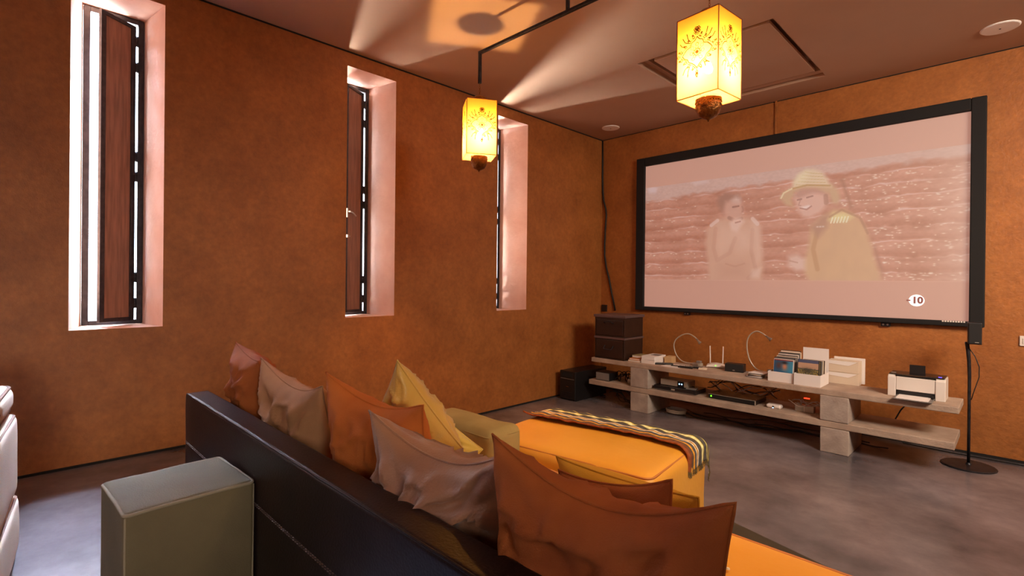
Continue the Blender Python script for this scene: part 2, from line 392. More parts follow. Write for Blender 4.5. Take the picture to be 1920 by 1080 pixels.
# ------------------------------------------------------------------ windows
def leaf_window(i, y0, theta, with_leaf=True, W_=.28):
    c, d = y0 + .093, y0 + .42; xf = XO; z0, z1 = ZB - .004, ZT + .012
    w = MB(); t = .034
    w.box(xf, xf + .045, c, c + t, z0, z1).box(xf, xf + .045, d - t, d, z0, z1).box(xf, xf + .045, c + t, d - t, z0, z0 + .03).box(xf, xf + .045, c + t, d - t, z1 - t, z1)
    o = struct('window_%d' % i, w, M['metal_dark'], ['', 'slot window at the left edge of the wall with half open shutter', 'middle slot window with its shutter ajar',
               'slot window nearest the corner behind the small lantern', 'slot window left of the frame'][i], bevel=.003)
    if not with_leaf: return
    # leaf frame, built along local -y from the hinge
    f = MB(); z0, z1 = ZB + .02, ZT - .035; q = .026
    f.box(-.012, .012, -W_, -W_ + q, z0, z1).box(-.012, .012, -q, 0, z0, z1).box(-.012, .012, -W_ + q, -q, z0, z0 + q).box(-.012, .012, -W_ + q, -q, z1 - q, z1)
    s = obj('shutter', f, M['metal_dark'], o, bevel=.002); s.location = (xf + .03, d - .052, 0); s.rotation_euler = (0, 0, theta)
    # three-level limit: window > shutter > panel, hinges, handle
    obj('panel', MB().box(-.005, .005, -W_ + q, -q, z0 + q, z1 - q), M['wood_panel'], s)
    g = MB(); zt = (z0 + z1) / 2
    obj('panel_bead', MB().box(.005, .010, -W_ + q, -W_ + q + .007, z0 + q, z1 - q).box(.005, .010, -q - .007, -q, z0 + q, z1 - q), M['metal_dark'], s)
    for zz in (z0 + .12, z0 + .30, zt - .02, zt + .12, z1 - .28, z1 - .10):
        obj('hinge', MB().tube([(.004, .012, zz - .035), (.004, .012, zz + .035)], .013, 10), M['metal_dark'], s, smooth=True)
    if i == 2:
        hd = MB().box(.012, .024, -W_ + .004, -W_ + .022, zt - .17, zt - .09).tube([(.03, -W_ + .013, zt - .12), (.045, -W_ + .013, zt - .12), (.05, -W_ + .05, zt - .125), (.05, -W_ + .10, zt - .15)], .007, 8)
        obj('handle', hd, M['steel'], s)
        obj('latch', MB().box(.012, .028, -W_ + .004, -W_ + .022, zt - .35, zt - .325).tube([(.02, -W_ + .012, zt - .335), (.035, -W_ + .03, zt - .34)], .006), M['steel'], s)


leaf_window(1, WIN[1], math.radians(34), W_=.245); leaf_window(2, WIN[2], math.radians(30)); leaf_window(3, WIN[3], math.radians(34)); leaf_window(4, WIN[0], 0, False)

# ------------------------------------------------------------------ projection screen
def film_picture():
    x0, x1, z0, z1 = -3.309, -0.284, 1.108, 2.852; w, hh = 640, 370
    X, Z = grid_xy(x0, x1, z0, z1, w, hh); rng = np.random.RandomState(3)
    img = np.zeros((hh, w, 3)); img[:] = (206, 150, 132)
    img = blend(img, (Z < 1.43).astype(float), (200, 142, 124))
    film = ((Z > 1.44) & (Z < 2.585)).astype(float)
    bgc = img.copy(); bgc[:] = (182, 112, 90)
    def sm(n, sx, sz):
        g = rng.rand(n, n); u = np.clip((X - x0) / (x1 - x0) * sx, 0, .999) * (n - 2); v = np.clip((Z - z0) / (z1 - z0) * sz, 0, .999) * (n - 2)
        i, j = u.astype(int), v.astype(int); fu, fv = u - i, v - j
        return g[j, i] * (1 - fu) * (1 - fv) + g[j, i + 1] * fu * (1 - fv) + g[j + 1, i] * (1 - fu) * fv + g[j + 1, i + 1] * fu * fv
    n1, n2, n3 = sm(22, 1, 1), sm(60, 1, 1), sm(150, 1, 1)
    bgc += ((n1 - .5) * 34 + (n2 - .5) * 22)[..., None]
    # stony ledges climbing gently to the right
    zl = [1.50, 1.64, 1.78, 1.92, 2.06, 2.19, 2.31, 2.42]
    for q, zz in enumerate(zl):
        line = zz + .012 * (X + 1.8) + (n2 - .5) * .022 + (n1 - .5) * .03
        dz = Z - line; pres = np.clip(n1 * 1.6 - .2, .15, 1)
        bgc = blend(bgc, np.exp(-(dz / .007) ** 2) * pres, (232, 196, 190), .8)
        bgc = blend(bgc, np.clip(1 - abs(dz + .05) / .06, 0, 1), (208, 150, 132), .45)
        bgc = blend(bgc, np.clip(1 - abs(dz - .035) / .04, 0, 1), (160, 88, 68), .45)
    for _ in range(520):
        px_ = rng.uniform(x0, x1) if rng.rand() < .5 else rng.uniform(-1.2, x1); k_ = rng.randint(len(zl)); pz_ = zl[k_] - abs(rng.normal(0, .05)) + .012 * (px_ + 1.8)
        rx_, rz_ = rng.uniform(.004, .016), rng.uniform(.003, .006)
        i0, i1 = int((px_ - .05 - x0) / (x1 - x0) * w), int((px_ + .05 - x0) / (x1 - x0) * w) + 1; i0, i1 = max(0, i0), min(w, i1)
        j0, j1 = int((z1 - pz_ - .03) / (z1 - z0) * hh), int((z1 - pz_ + .03) / (z1 - z0) * hh) + 1; j0, j1 = max(0, j0), min(hh, j1)
        if i1 > i0 and j1 > j0:
            g_ = np.exp(-((X[j0:j1, i0:i1] - px_) / rx_) ** 2 - ((Z[j0:j1, i0:i1] - pz_) / rz_) ** 2); bgc[j0:j1, i0:i1] = blend(bgc[j0:j1, i0:i1], g_, (246, 226, 206), .85)
    top = np.clip((Z - (2.43 + .03 * (X + 1.8) + (n2 - .5) * .05)) / .05, 0, 1); bgc = blend(bgc, top, (204, 166, 156), .9)
    bgc += (n3 - .5)[..., None] * 14
    P = FILM; s = .018
    def put(k, c, a=1.0, soft=s):
        nonlocal bgc; bgc = blend(bgc, pmask(X, Z, P[k], soft), c, a)
    put('cloud', (220, 190, 190), .8); put('cloud2', (216, 184, 180), .7)
    put('rifle', (150, 92, 72), .9); put('rifle2', (160, 96, 78), .9)
    put('body1', (206, 152, 128), 1, .03); put('arm1', (218, 168, 146), .7, .05)
    bgc = blend(bgc, smask(X, Z, [(-2.42, 2.02), (-2.44, 1.8), (-2.40, 1.66), (-2.26, 1.74), (-2.2, 1.9)], .022), (182, 122, 102), .35)
    bgc = blend(bgc, smask(X, Z, [(-2.02, 1.98), (-2.03, 1.75), (-1.98, 1.55), (-2.06, 1.46)], .020), (178, 118, 98), .4)
    bgc = blend(bgc, pmask(X, Z, [(-2.18, 1.98), (-2.06, 1.96), (-2.04, 1.80), (-2.16, 1.78)], .09), (226, 180, 162), .6)
    bgc = blend(bgc, pmask(X, Z, [(-2.02, 2.06), (-1.95, 2.02), (-1.93, 1.7), (-1.98, 1.62)], .04), (222, 176, 158), .6)
    bgc = blend(bgc, pmask(X, Z, [(-2.36, 1.60), (-2.08, 1.62), (-2.06, 1.44), (-2.38, 1.44)], .08), (186, 128, 108), .5)
    bgc = blend(bgc, smask(X, Z, [(-2.3, 1.62), (-2.2, 1.59), (-2.1, 1.62)], .01), (180, 120, 98), .5)
    bgc = blend(bgc, smask(X, Z, [(-2.47, 2.06), (-2.40, 2.11)], .02), (232, 196, 184), .7); bgc = blend(bgc, smask(X, Z, [(-2.02, 2.10), (-1.97, 2.04)], .02), (232, 196, 184), .7)
    put('hair1', (150, 98, 84), .9, .03); put('face1', (204, 148, 130), .95, .03)
    bgc = blend(bgc, pmask(X, Z, [(-2.25, 2.32), (-2.20, 2.36), (-2.15, 2.33), (-2.16, 2.29), (-2.22, 2.30)], .03), (232, 200, 190), .7)
    bgc = blend(bgc, smask(X, Z, [(-2.23, 2.245), (-2.17, 2.25)], .010), (130, 80, 70), .8)
    bgc = blend(bgc, smask(X, Z, [(-2.13, 2.24), (-2.115, 2.20), (-2.13, 2.185)], .009), (170, 110, 95), .8)
    bgc = blend(bgc, smask(X, Z, [(-2.27, 2.13), (-2.2, 2.09), (-2.14, 2.11)], .02), (150, 96, 82), .7)
    put('hand1', (224, 180, 164), .95, .02); bgc = blend(bgc, smask(X, Z, [(-2.2, 2.07), (-2.15, 2.08)], .008), (170, 110, 96), .8)
    bgc = blend(bgc, pmask(X, Z, [(-2.02, 1.55), (-1.92, 1.58), (-1.95, 1.47), (-2.04, 1.47)], .02), (224, 184, 168), .6)
    put('body2', (198, 150, 112), 1, .025)
    n4 = sm(70, 1.0, .3); bgc = blend(bgc, pmask(X, Z, P['body2'], .02) * n4, (210, 160, 116), .6)
    bgc = blend(bgc, smask(X, Z, [(-1.40, 1.95), (-1.44, 1.75), (-1.40, 1.55)], .02), (168, 112, 68), .5)
    bgc = blend(bgc, pmask(X, Z, [(-1.47, 1.97), (-1.36, 2.08), (-1.30, 2.08), (-1.32, 1.96), (-1.40, 1.86)], .03), (168, 116, 96), .9)
    for k in range(3): bgc = blend(bgc, np.exp(-(((X + 1.405 - k * .025) / .010) ** 2 + ((Z - 1.97) / .008) ** 2)), (226, 208, 196), .8)
    put('shoulder', (226, 206, 140), .9, .03)
    for k in range(6): bgc = blend(bgc, smask(X, Z, [(-1.29 + k * .026, 2.0), (-1.275 + k * .026, 2.05)], .006), (238, 232, 200), .8)
    bgc = blend(bgc, smask(X, Z, [(-1.30, 2.06), (-1.2, 2.12), (-1.05, 2.03), (-.99, 1.88)], .010), (150, 98, 70), .5)
    put('face2', (216, 164, 148), 1, .025)
    bgc = blend(bgc, pmask(X, Z, [(-1.62, 2.30), (-1.57, 2.36), (-1.45, 2.365), (-1.35, 2.33), (-1.33, 2.28), (-1.45, 2.31), (-1.58, 2.27)], .02), (176, 122, 108), .8)
    put('mouth', (240, 216, 208), .9, .012); bgc = blend(bgc, smask(X, Z, [(-1.56, 2.17), (-1.50, 2.15), (-1.46, 2.18)], .007), (160, 98, 88), .8)
    bgc = blend(bgc, smask(X, Z, [(-1.585, 2.255), (-1.55, 2.26)], .008), (140, 90, 84), .8); bgc = blend(bgc, smask(X, Z, [(-1.50, 2.27), (-1.45, 2.28)], .008), (140, 90, 84), .8)
    bgc = blend(bgc, smask(X, Z, [(-1.56, 2.25), (-1.575, 2.20), (-1.555, 2.195)], .006), (180, 124, 110), .8)
    bgc = blend(bgc, smask(X, Z, [(-1.335, 2.27), (-1.33, 2.2)], .02), (150, 96, 80), .6)
    put('brim', (196, 154, 118), 1, .02); put('dome', (222, 192, 160), 1, .02)
    for k in range(5):
        zz = 2.40 + k * .03; bgc = blend(bgc, smask(X, Z, [(-1.60 + k * .02, zz + .01), (-1.46, zz - .012), (-1.33 - k * .01, zz - .03)], .004) * pmask(X, Z, P['dome'], .01), (196, 160, 104), .7)
    bgc = blend(bgc, smask(X, Z, [(-1.63, 2.375), (-1.5, 2.395), (-1.30, 2.365)], .009), (178, 138, 84), .9)
    bgc = blend(bgc, smask(X, Z, [(-1.74, 2.29), (-1.715, 2.34), (-1.64, 2.375)], .008), (236, 214, 170), .8)
    bgc = blend(bgc, pmask(X, Z, [(-1.62, 2.44), (-1.58, 2.50), (-1.5, 2.54), (-1.5, 2.47), (-1.56, 2.42)], .04), (240, 222, 178), .6)
    put('hand2', (220, 178, 164), .9, .03); bgc = blend(bgc, smask(X, Z, [(-1.65, 1.64), (-1.58, 1.62)], .008), (176, 124, 108), .7)
    wash = np.clip((X + .62) / .3, 0, 1) * .45; bgc = blend(bgc, wash, (222, 186, 172))
    img = img * (1 - film[..., None]) + bgc * film[..., None]
    e = np.clip(np.minimum(np.minimum(X - x0, x1 - X), np.minimum(Z - z0, z1 - Z)) / .25, 0, 1)
    return np.clip(img, 0, 255)


FILM = {
'hair1':[(-2.387,2.385),(-2.323,2.418),(-2.175,2.386),(-2.133,2.307),(-2.198,2.289),(-2.272,2.309),(-2.309,2.224),(-2.326,2.175),(-2.372,2.230),(-2.404,2.310)],
'face1':[(-2.310,2.313),(-2.198,2.314),(-2.137,2.295),(-2.119,2.194),(-2.143,2.122),(-2.208,2.075),(-2.283,2.121),(-2.334,2.201)],
'body1':[(-2.513,2.036),(-2.384,2.116),(-2.295,2.142),(-2.124,2.138),(-1.982,2.085),(-1.935,1.997),(-1.928,1.828),(-1.903,1.610),(-1.924,1.40),(-2.488,1.40),(-2.509,1.672),(-2.538,1.881)],
'arm1':[(-2.383,2.078),(-2.419,1.824),(-2.366,1.669),(-2.217,1.841),(-2.170,1.963)],
'hand1':[(-2.269,2.070),(-2.220,2.116),(-2.147,2.120),(-2.104,2.077),(-2.146,2.023),(-2.182,1.964),(-2.244,1.992)],
'dome':[(-1.642,2.371),(-1.622,2.449),(-1.580,2.513),(-1.519,2.550),(-1.448,2.551),(-1.379,2.513),(-1.325,2.443),(-1.290,2.350),(-1.367,2.364),(-1.507,2.389)],
'brim':[(-1.750,2.290),(-1.727,2.346),(-1.648,2.383),(-1.507,2.396),(-1.348,2.380),(-1.280,2.376),(-1.229,2.310),(-1.213,2.232),(-1.235,2.179),(-1.279,2.195),(-1.308,2.286),(-1.426,2.356),(-1.548,2.364),(-1.614,2.333),(-1.641,2.267),(-1.619,2.183),(-1.693,2.214)],
'face2':[(-1.626,2.300),(-1.579,2.359),(-1.446,2.359),(-1.347,2.324),(-1.304,2.242),(-1.326,2.177),(-1.384,2.105),(-1.474,2.065),(-1.541,2.080),(-1.577,2.145),(-1.598,2.204)],
'body2':[(-1.463,1.976),(-1.364,2.070),(-1.268,2.123),(-1.174,2.119),(-1.073,2.045),(-1.010,1.945),(-0.973,1.805),(-0.937,1.636),(-0.893,1.510),(-0.880,1.40),(-1.457,1.40),(-1.508,1.513),(-1.530,1.593),(-1.490,1.740),(-1.472,1.875)],
'shoulder':[(-1.306,2.032),(-1.268,2.095),(-1.174,2.093),(-1.109,2.048),(-1.173,2.006)],
'hand2':[(-1.667,1.688),(-1.583,1.706),(-1.510,1.661),(-1.509,1.547),(-1.591,1.531),(-1.666,1.595)],
'rifle':[(-1.214,2.411),(-1.192,2.412),(-1.110,2.135),(-1.128,2.125)],
'rifle2':[(-0.947,1.762),(-0.930,1.761),(-0.868,1.551),(-0.875,1.468),(-0.893,1.489)],
'cloud':[(-3.286,2.570),(-3.223,2.602),(-3.146,2.567),(-3.167,2.514),(-3.254,2.515)],
'cloud2':[(-2.723,2.587),(-2.533,2.596),(-2.506,2.553),(-2.667,2.535)],
'mouth':[(-1.556,2.177),(-1.485,2.193),(-1.465,2.178),(-1.525,2.152)]}

SCR = thing('projection_screen', 'large black framed projection screen showing a film still on the back wall', 'screen', (-1.80, D, 1.06))
ox, oy, oz = SCR.location
sx0, sx1, sz0, sz1 = -3.42 - ox, -0.188 - ox, 0.0, 2.955 - 1.06
ix0, ix1, iz0, iz1 = -3.309 - ox, -0.284 - ox, 1.105 - oz, 2.852 - oz
obj('frame', MB().box(sx0, ix0, -.06, -.012, sz0, sz1).box(ix1, sx1, -.06, -.012, sz0, sz1).box(ix0, ix1, -.06, -.012, sz0, iz0).box(ix0, ix1, -.06, -.012, iz1, sz1), M['frame_black'], SCR, bevel=.008)
M['film'] = painted('projected_picture', 0.9, 0.52)
_b = M['film'].node_tree.nodes['Principled BSDF']; M['film'].node_tree.links.remove(_b.inputs['Base Color'].links[0]); _b.inputs['Base Color'].default_value = (*lin((136, 124, 118)), 1)
M['film'].node_tree.nodes['Principled BSDF'].inputs['Specular IOR Level'].default_value = .1
canvas_mesh('picture', film_picture(), lambda u, v: (ix0 + (ix1 - ix0) * u, -.022, iz0 + (iz1 - iz0) * v), M['film'], SCR)
obj('backing', MB().box(ix0 - .02, ix1 + .02, -.018, 0, iz0 - .02, iz1 + .02), M['black_matte'], SCR)
cx, cz = -0.628 - ox, 1.268 - oz
M['badge_white'] = mat('badge_white', (240, 236, 236), .8, emis=(240, 236, 236), estr=.7)
M['badge_dark'] = mat('badge_brown', (130, 84, 80), .8, emis=(130, 80, 76), estr=.3)
disc = MB(); R_ = .055; disc.poly([(cx + R_ * math.cos(a * math.pi / 24), -.0245, cz + R_ * 0.93 * math.sin(a * math.pi / 24)) for a in range(48)][::1])
obj('age_badge', disc, M['badge_white'], SCR)
def textmesh(name, s, size, m, parent, loc, rot, bold=.0):
    cu = bpy.data.curves.new(name, 'FONT'); cu.body = s; cu.size = size; cu.offset = bold; cu.align_x = 'CENTER'; cu.align_y = 'CENTER'; cu.extrude = .0004
    t = bpy.data.objects.new(name + '_tmp', cu); COL.objects.link(t); bpy.context.view_layer.update()
    me = bpy.data.meshes.new_from_object(t.evaluated_get(bpy.context.evaluated_depsgraph_get())); bpy.data.objects.remove(t)
    me.materials.append(m); o = bpy.data.objects.new(name, me); COL.objects.link(o); o.parent = parent; o.location = loc; o.rotation_euler = rot
    return o
textmesh('age_number', '10', .078, M['badge_dark'], SCR, (cx + .006, -.026, cz), (math.pi / 2, 0, 0), .0035)
obj('age_dash', MB().box(cx - .070, cx - .042, -.0262, -.0252, cz - .006, cz + .006), M['badge_dark'], SCR)
# small illegible badge on the lower frame
bd = MB()
for k in range(9): bd.box(-.135 + sx1 - .13 + k * .017, -.135 + sx1 - .13 + k * .017 + .012, -.0615, -.0605, .034, .046)
obj('maker_badge', bd, M['white_plastic'], SCR)
for bx_ in (-2.749, -0.848):
    b_ = obj('mounting_bracket', MB().box(bx_ - ox - .035, bx_ - ox + .035, -.03, 0, -.035, .005), M['black_plastic'], SCR, bevel=.003)
    for q in (-.016, .016): obj('screw', MB().tube([(bx_ - ox + q, -.030, -.018), (bx_ - ox + q, -.036, -.018)], .008, 10), M['steel'], b_)

o = obj('cable_conduit', MB().box(-1.808, -1.792, D - .018, D, 2.94, C), M['plaster']); tag(o, 'slim plaster coloured conduit running from ceiling to top of screen', 'conduit')

# ------------------------------------------------------------------ lanterns on their ceiling bar
bar = thing('lantern_bar', 'dark steel ceiling bar carrying the two yellow lanterns', 'lamp bar', (-2.0, 2.5, C))
obj('rail', MB().box(-.862, .902, -.011, .011, -.221, -.199), M['metal_dark'], bar, bevel=.003)
for xx in (-.851, .891): obj('drop_rod', MB().box(xx - .011, xx + .011, -.010, .010, -.44, -.20), M['metal_dark'], bar, bevel=.003)
for xx in (-.02,): obj('ceiling_rod', MB().box(xx - .010, xx + .010, -.010, .010, -.20, .02), M['metal_dark'], bar, bevel=.002)


def panel_picture(seed):
    w, hh = 120, 216; X, Z = grid_xy(-.111, .111, -.2, .2, w, hh)
    img = np.zeros((hh, w, 3)); _g = np.clip((Z + .16) / .30, 0, 1)[..., None]; img[:] = np.array((255, 232, 180)) * (1 - _g) + np.array((255, 200, 84)) * _g  # paler towards the bottom: falloff of the bulb's glow painted into the parchment
    ink = (44, 16, 2); cz0 = .012
    def S(pts, wd, a=1.0):
        nonlocal img
        for sgn in (1, -1): img = blend(img, smask(X, Z, [(sgn * x, z + cz0) for x, z in pts], wd), ink, a)
    def ring(cx_, cz_, r, wd, a=1.0): S([(cx_ + r * math.cos(t * math.pi / 8), cz_ + r * math.sin(t * math.pi / 8)) for t in range(17)], wd, a)
    # lobed medallion
    med = [(0, .075), (.012, .060), (.030, .052), (.036, .034), (.056, .028), (.072, .012), (.080, 0), (.070, -.014), (.052, -.024), (.044, -.040), (.026, -.050), (.012, -.062), (0, -.078)]
    S(med, .0022)
    S([(x * 1.15, z * 1.15 + .002) for x, z in med], .0012, .8)
    ring(0, 0, .016, .0018); ring(0, 0, .009, .0012, .8); ring(0, 0, .004, .003)
    for k in range(10):
        a = k * math.pi / 5; ring(.022 * math.cos(a), .022 * math.sin(a), .003, .001, .7)
    for t in np.linspace(0, 1, 11):     # scrolls and buds around the outline
        i = t * (len(med) - 1); j = min(int(i), len(med) - 2); f = i - j
        x = med[j][0] * (1 - f) + med[j + 1][0] * f; z = med[j][1] * (1 - f) + med[j + 1][1] * f
        ring(x * 1.28, z * 1.28 + .003, .0058, .0017); ring(x * 1.42 + .002, z * 1.42 + .004, .0032, .0020)
    for (p0, p1, p2) in (((.050, .058), (.066, .066), (.078, .088)), ((.040, .064), (.050, .080), (.056, .104)), ((.062, .044), (.082, .050), (.094, .066)),
                         ((.050, -.058), (.066, -.070), (.076, -.092)), ((.040, -.064), (.048, -.084), (.050, -.108)), ((.0, .10), (.008, .112), (.0, .124)), ((.0, -.10), (.006, -.112), (.0, -.124))):
        S([p0, p1, p2], .0021)
    ring(.026, .026, .008, .0012, .7); ring(.030, 0, .008, .0012, .7); ring(0, .038, .008, .0012, .7); ring(.020, -.030, .008, .0012, .7)
    for k in range(5): ring(.008 + .006 * (k % 2), .092 + k * .007, .004, .0016)
    # darker stitched border
    b = np.minimum(.111 - abs(X), .2 - abs(Z)); img = blend(img, np.clip((.0035 - b) / .002, 0, 1), (190, 80, 10), .9)
    return img


def shade_material(name, transmit, clear):
    m = bpy.data.materials.new(name); m.use_nodes = True; nt = m.node_tree; nt.nodes.clear()
    out = nt.nodes.new('ShaderNodeOutputMaterial'); a = nt.nodes.new('ShaderNodeAttribute'); a.attribute_name = 'paint'
    g = nt.nodes.new('ShaderNodeMix'); g.data_type = 'RGBA'; g.blend_type = 'MULTIPLY'; g.inputs[0].default_value = 1
    nt.links.new(a.outputs['Color'], g.inputs[6]); g.inputs[7].default_value = (*transmit, 1)
    tl = nt.nodes.new('ShaderNodeBsdfTranslucent'); nt.links.new(g.outputs[2], tl.inputs[0])
    df = nt.nodes.new('ShaderNodeBsdfDiffuse'); nt.links.new(a.outputs['Color'], df.inputs[0])
    tr = nt.nodes.new('ShaderNodeBsdfTransparent'); tr.inputs[0].default_value = (1, .68, .26, 1)
    m1 = nt.nodes.new('ShaderNodeMixShader'); m1.inputs[0].default_value = .8; nt.links.new(df.outputs[0], m1.inputs[1]); nt.links.new(tl.outputs[0], m1.inputs[2])
    m2 = nt.nodes.new('ShaderNodeMixShader'); m2.inputs[0].default_value = clear; nt.links.new(m1.outputs[0], m2.inputs[1]); nt.links.new(tr.outputs[0], m2.inputs[2])
    nt.links.new(m2.outputs[0], out.inputs[0]); return m


M['shade'] = shade_material('lantern_parchment', (.25, .225, .20), .09)
M['shade_bottom'] = shade_material('lantern_base_glass', (.8, .8, .75), .88)
M['bulb'] = glow('bulb_glass', (255, 200, 124), 3100.0)


def lantern(loc, rotz, label):
    t = thing('hanging_lantern', label, 'lantern', loc, rotz, 'yellow parchment lanterns under the steel bar')
    s = .111; img = panel_picture(0)
    for k in range(4):
        a = k * math.pi / 2; ca, sa = math.cos(a), math.sin(a)
        def pl(u, v, ca=ca, sa=sa):
            x, y = s * (2 * u - 1), -s; return (x * ca - y * sa, x * sa + y * ca, .4 * v)
        canvas_mesh('shade_panel', img, pl, M['shade'], t)
    base = np.zeros((6, 6, 3)); base[:] = (255, 236, 190)
    canvas_mesh('base_panel', base, lambda u, v: (s * (2 * u - 1), s * (2 * v - 1), .002), M['shade_bottom'], t)
    w = MB()
    for sx in (-1, 1):
        for sy in (-1, 1): w.tube([(sx * s, sy * s, 0), (sx * s, sy * s, .4)], .0022, 6)
    for zz in (0, .4): w.tube([(-s, -s, zz), (s, -s, zz), (s, s, zz), (-s, s, zz)], .0022, 6, closed=True)
    w.tube([(-s, 0, .4), (0, 0, .41), (s, 0, .4)], .0018, 6).tube([(0, -s, .4), (0, 0, .41), (0, s, .4)], .0018, 6)
    obj('wire_frame', w, M['wire'], t)
    prof = [(.060, .012), (.0625, .004), (.060, -.004), (.0605, -.012), (.0605, -.030), (.0585, -.048), (.052, -.066), (.040, -.081), (.024, -.090), (.010, -.095), (.005, -.100), (.0015, -.108)]
    bowl = obj('finial', MB().lathe(prof, seg=40), M['brass'], t, smooth=True)
    beads = MB()
    for k in range(28):
        a = k * math.pi / 14; beads.lathe([(.001, -.0035), (.0035, 0), (.001, .0035)], .0625 * math.cos(a), .0625 * math.sin(a), -.012, 6)
    obj('bead_rim', beads, M['brass'], bowl)
    scr = MB()
    for row, (r, z0) in enumerate(((.0612, -.024), (.0585, -.040))):
        for k in range(14):
            a0 = (k + .5 * row) * math.pi / 7
            scr.tube([(r * math.cos(a0 + t_ * .18), r * math.sin(a0 + t_ * .18), z0 - .008 * abs(t_)) for t_ in (-1, -.6, 0, .6, 1)], .0018, 5)
    obj('embossed_scrolls', scr, M['brass'], bowl)
    obj('cap', MB().lathe([(.058, .418), (.060, .424), (.056, .436), (.040, .450), (.018, .458), (.004, .462)], seg=36), M['brass'], t, smooth=True)
    ch = MB()
    for k in range(6):
        z = .468 + k * .0135; pts = []
        for q in range(10):
            a = q * math.pi / 5; u, v = .0042 * math.cos(a), .0090 * math.sin(a)
            pts.append((u, 0, z + v) if k % 2 else (0, u, z + v))
        ch.tube(pts, .0012, 5, closed=True)
    obj('chain', ch, M['brass'], t)
    obj('bulb', MB().lathe([(.004, .135), (.014, .140), (.019, .152), (.018, .166), (.012, .178), (.008, .188)], seg=20), M['bulb'], t, smooth=True)
    obj('socket', MB().lathe([(.009, .189), (.011, .195), (.009, .215), (.002, .41)], seg=14), M['brass'], t)
    return t


lantern((-2.851, 2.50, 2.32), math.radians(-76.7 + 45 + 0), 'yellow parchment lantern hanging farther off, before the slot window nearest the corner')
lantern((-1.109, 2.50, 2.32), math.radians(-50.8 + 45 + 0), 'yellow parchment lantern hanging nearest the viewer, above the screen top edge')

# ------------------------------------------------------------------ ceiling discs
for (x, y, r, lb) in ((-3.577, 5.289, .108, 'round white ceiling speaker in the corner left of the screen'), (-.108, 5.186, .112, 'round white ceiling speaker above the right end of the screen')):
    t = thing('ceiling_speaker', lb, 'speaker', (x, y, C))
    obj('grille', MB().lathe([(r, 0), (r, -.004), (r * .93, -.009), (r * .1, -.010)], seg=40), M['speaker_white'], t)
    obj('center_dot', MB().lathe([(.006, -.0095), (.006, -.012)], seg=10), M['joint'], t)

# ------------------------------------------------------------------ cables and sockets on the wall
o = obj('wall_cable', MB().tube([(-3.972, 5.684, 3.30), (-3.967, 5.684, 3.05), (-3.966, 5.684, 2.83), (-3.958, 5.684, 2.62), (-3.945, 5.684, 2.50), (-3.908, 5.684, 2.38), (-3.899, 5.684, 2.30), (-3.912, 5.684, 2.1), (-3.921, 5.684, 1.90), (-3.918, 5.684, 1.76), (-3.89, 5.684, 1.6), (-3.848, 5.684, 1.46), (-3.80, 5.684, 1.25), (-3.743, 5.684, 1.03)], .011, 8), M['cable'], smooth=True)
tag(o, 'black cable hanging down the corner from ceiling to the brown boxes', 'cable')
o = obj('wall_socket', MB().box(-3.955, -3.875, D - .02, D, 1.01, 1.10), M['black_plastic'], bevel=.004); tag(o, 'black wall socket in the corner above the brown boxes', 'socket')
o = thing('light_switch', 'pale switch plate on the back wall at the right edge', 'switch', (0.045, D, .97)); obj('plate', MB().box(-.03, .03, -.012, 0, -.04, .04), M['white_plastic'], o, bevel=.003); obj('rocker', MB().box(-.012, .012, -.017, -.012, -.02, .02), M['white_plastic'], o, bevel=.002)

# ------------------------------------------------------------------ concrete bench
BN = thing('concrete_bench', 'long low two-level concrete shelf bench on stacked blocks under the screen', 'shelf', (-1.9, 4.866, 0))
bx0 = -1.9
obj('slab', MB().box(-3.558 - bx0, -.312 - bx0, 0, .50, .207, .263), M['slab'], BN, bevel=.006)['label'] = 'lower concrete slab'
obj('slab', MB().box(-3.527 - bx0, -.290 - bx0, .002, .42, .473, .523), M['slab'], BN, bevel=.006)['label'] = 'upper concrete slab'
for (a, b) in ((-2.995, -2.780), (-1.167, -.962)):
    obj('block', MB().box(a - bx0, b - bx0, -.004, .49, 0, .205), M['concrete'], BN, bevel=.005)
    obj('block', MB().box(a - bx0 - .004, b - bx0 - .004, -.004, .46, .265, .472), M['concrete'], BN, bevel=.005)
ZU, ZL = .523, .263

# brown drawer boxes
def drawer_box(z, lb, lid):
    t = thing('storage_box', lb, 'box', (-3.295, 4.885, z), 0, 'stacked brown storage boxes'); w = .198; h_ = .252 if not lid else .222
    obj('body', MB().box(-w, w, .012, .40, 0, h_), M['brown_box'], t, bevel=.006)
    obj('front_panel', MB().box(-w + .018, w - .018, 0, .013, .020, h_ - .030), M['brown_box'], t, bevel=.004)
    obj('front_rim', MB().box(-w, w, .001, .013, h_ - .024, h_).box(-w, w, .004, .013, 0, .012).box(-w, -w + .012, .004, .013, .012, h_ - .024).box(w - .012, w, .004, .013, .012, h_ - .024), M['brown_box'], t, bevel=.002)
    z_ = h_ * (.70 if lid else .62)
    pts = [(-.055, 0, z_), (-.055, -.03, z_ + (.01 if lid else -.03)), (-.045, -.034, z_ + (.02 if lid else -.04)), (.045, -.034, z_ + (.02 if lid else -.04)), (.055, -.03, z_ + (.01 if lid else -.03)), (.055, 0, z_)]
    obj('handle', MB().tube(pts, .006, 8), M['metal_dark'], t)
    if lid: obj('lid', MB().box(-w - .014, w + .014, -.006, .412, h_, h_ + .030), M['brown_rim'], t, bevel=.003)
    else: obj('lid', MB().box(-w - .008, w + .008, -.004, .406, h_ - .02, h_ + .002), M['brown_rim'], t, bevel=.002)
drawer_box(ZU, 'lower of the two stacked brown storage boxes on the shelf bench', False)
drawer_box(ZU + .254, 'upper brown storage box with a lid and a raised handle', True)


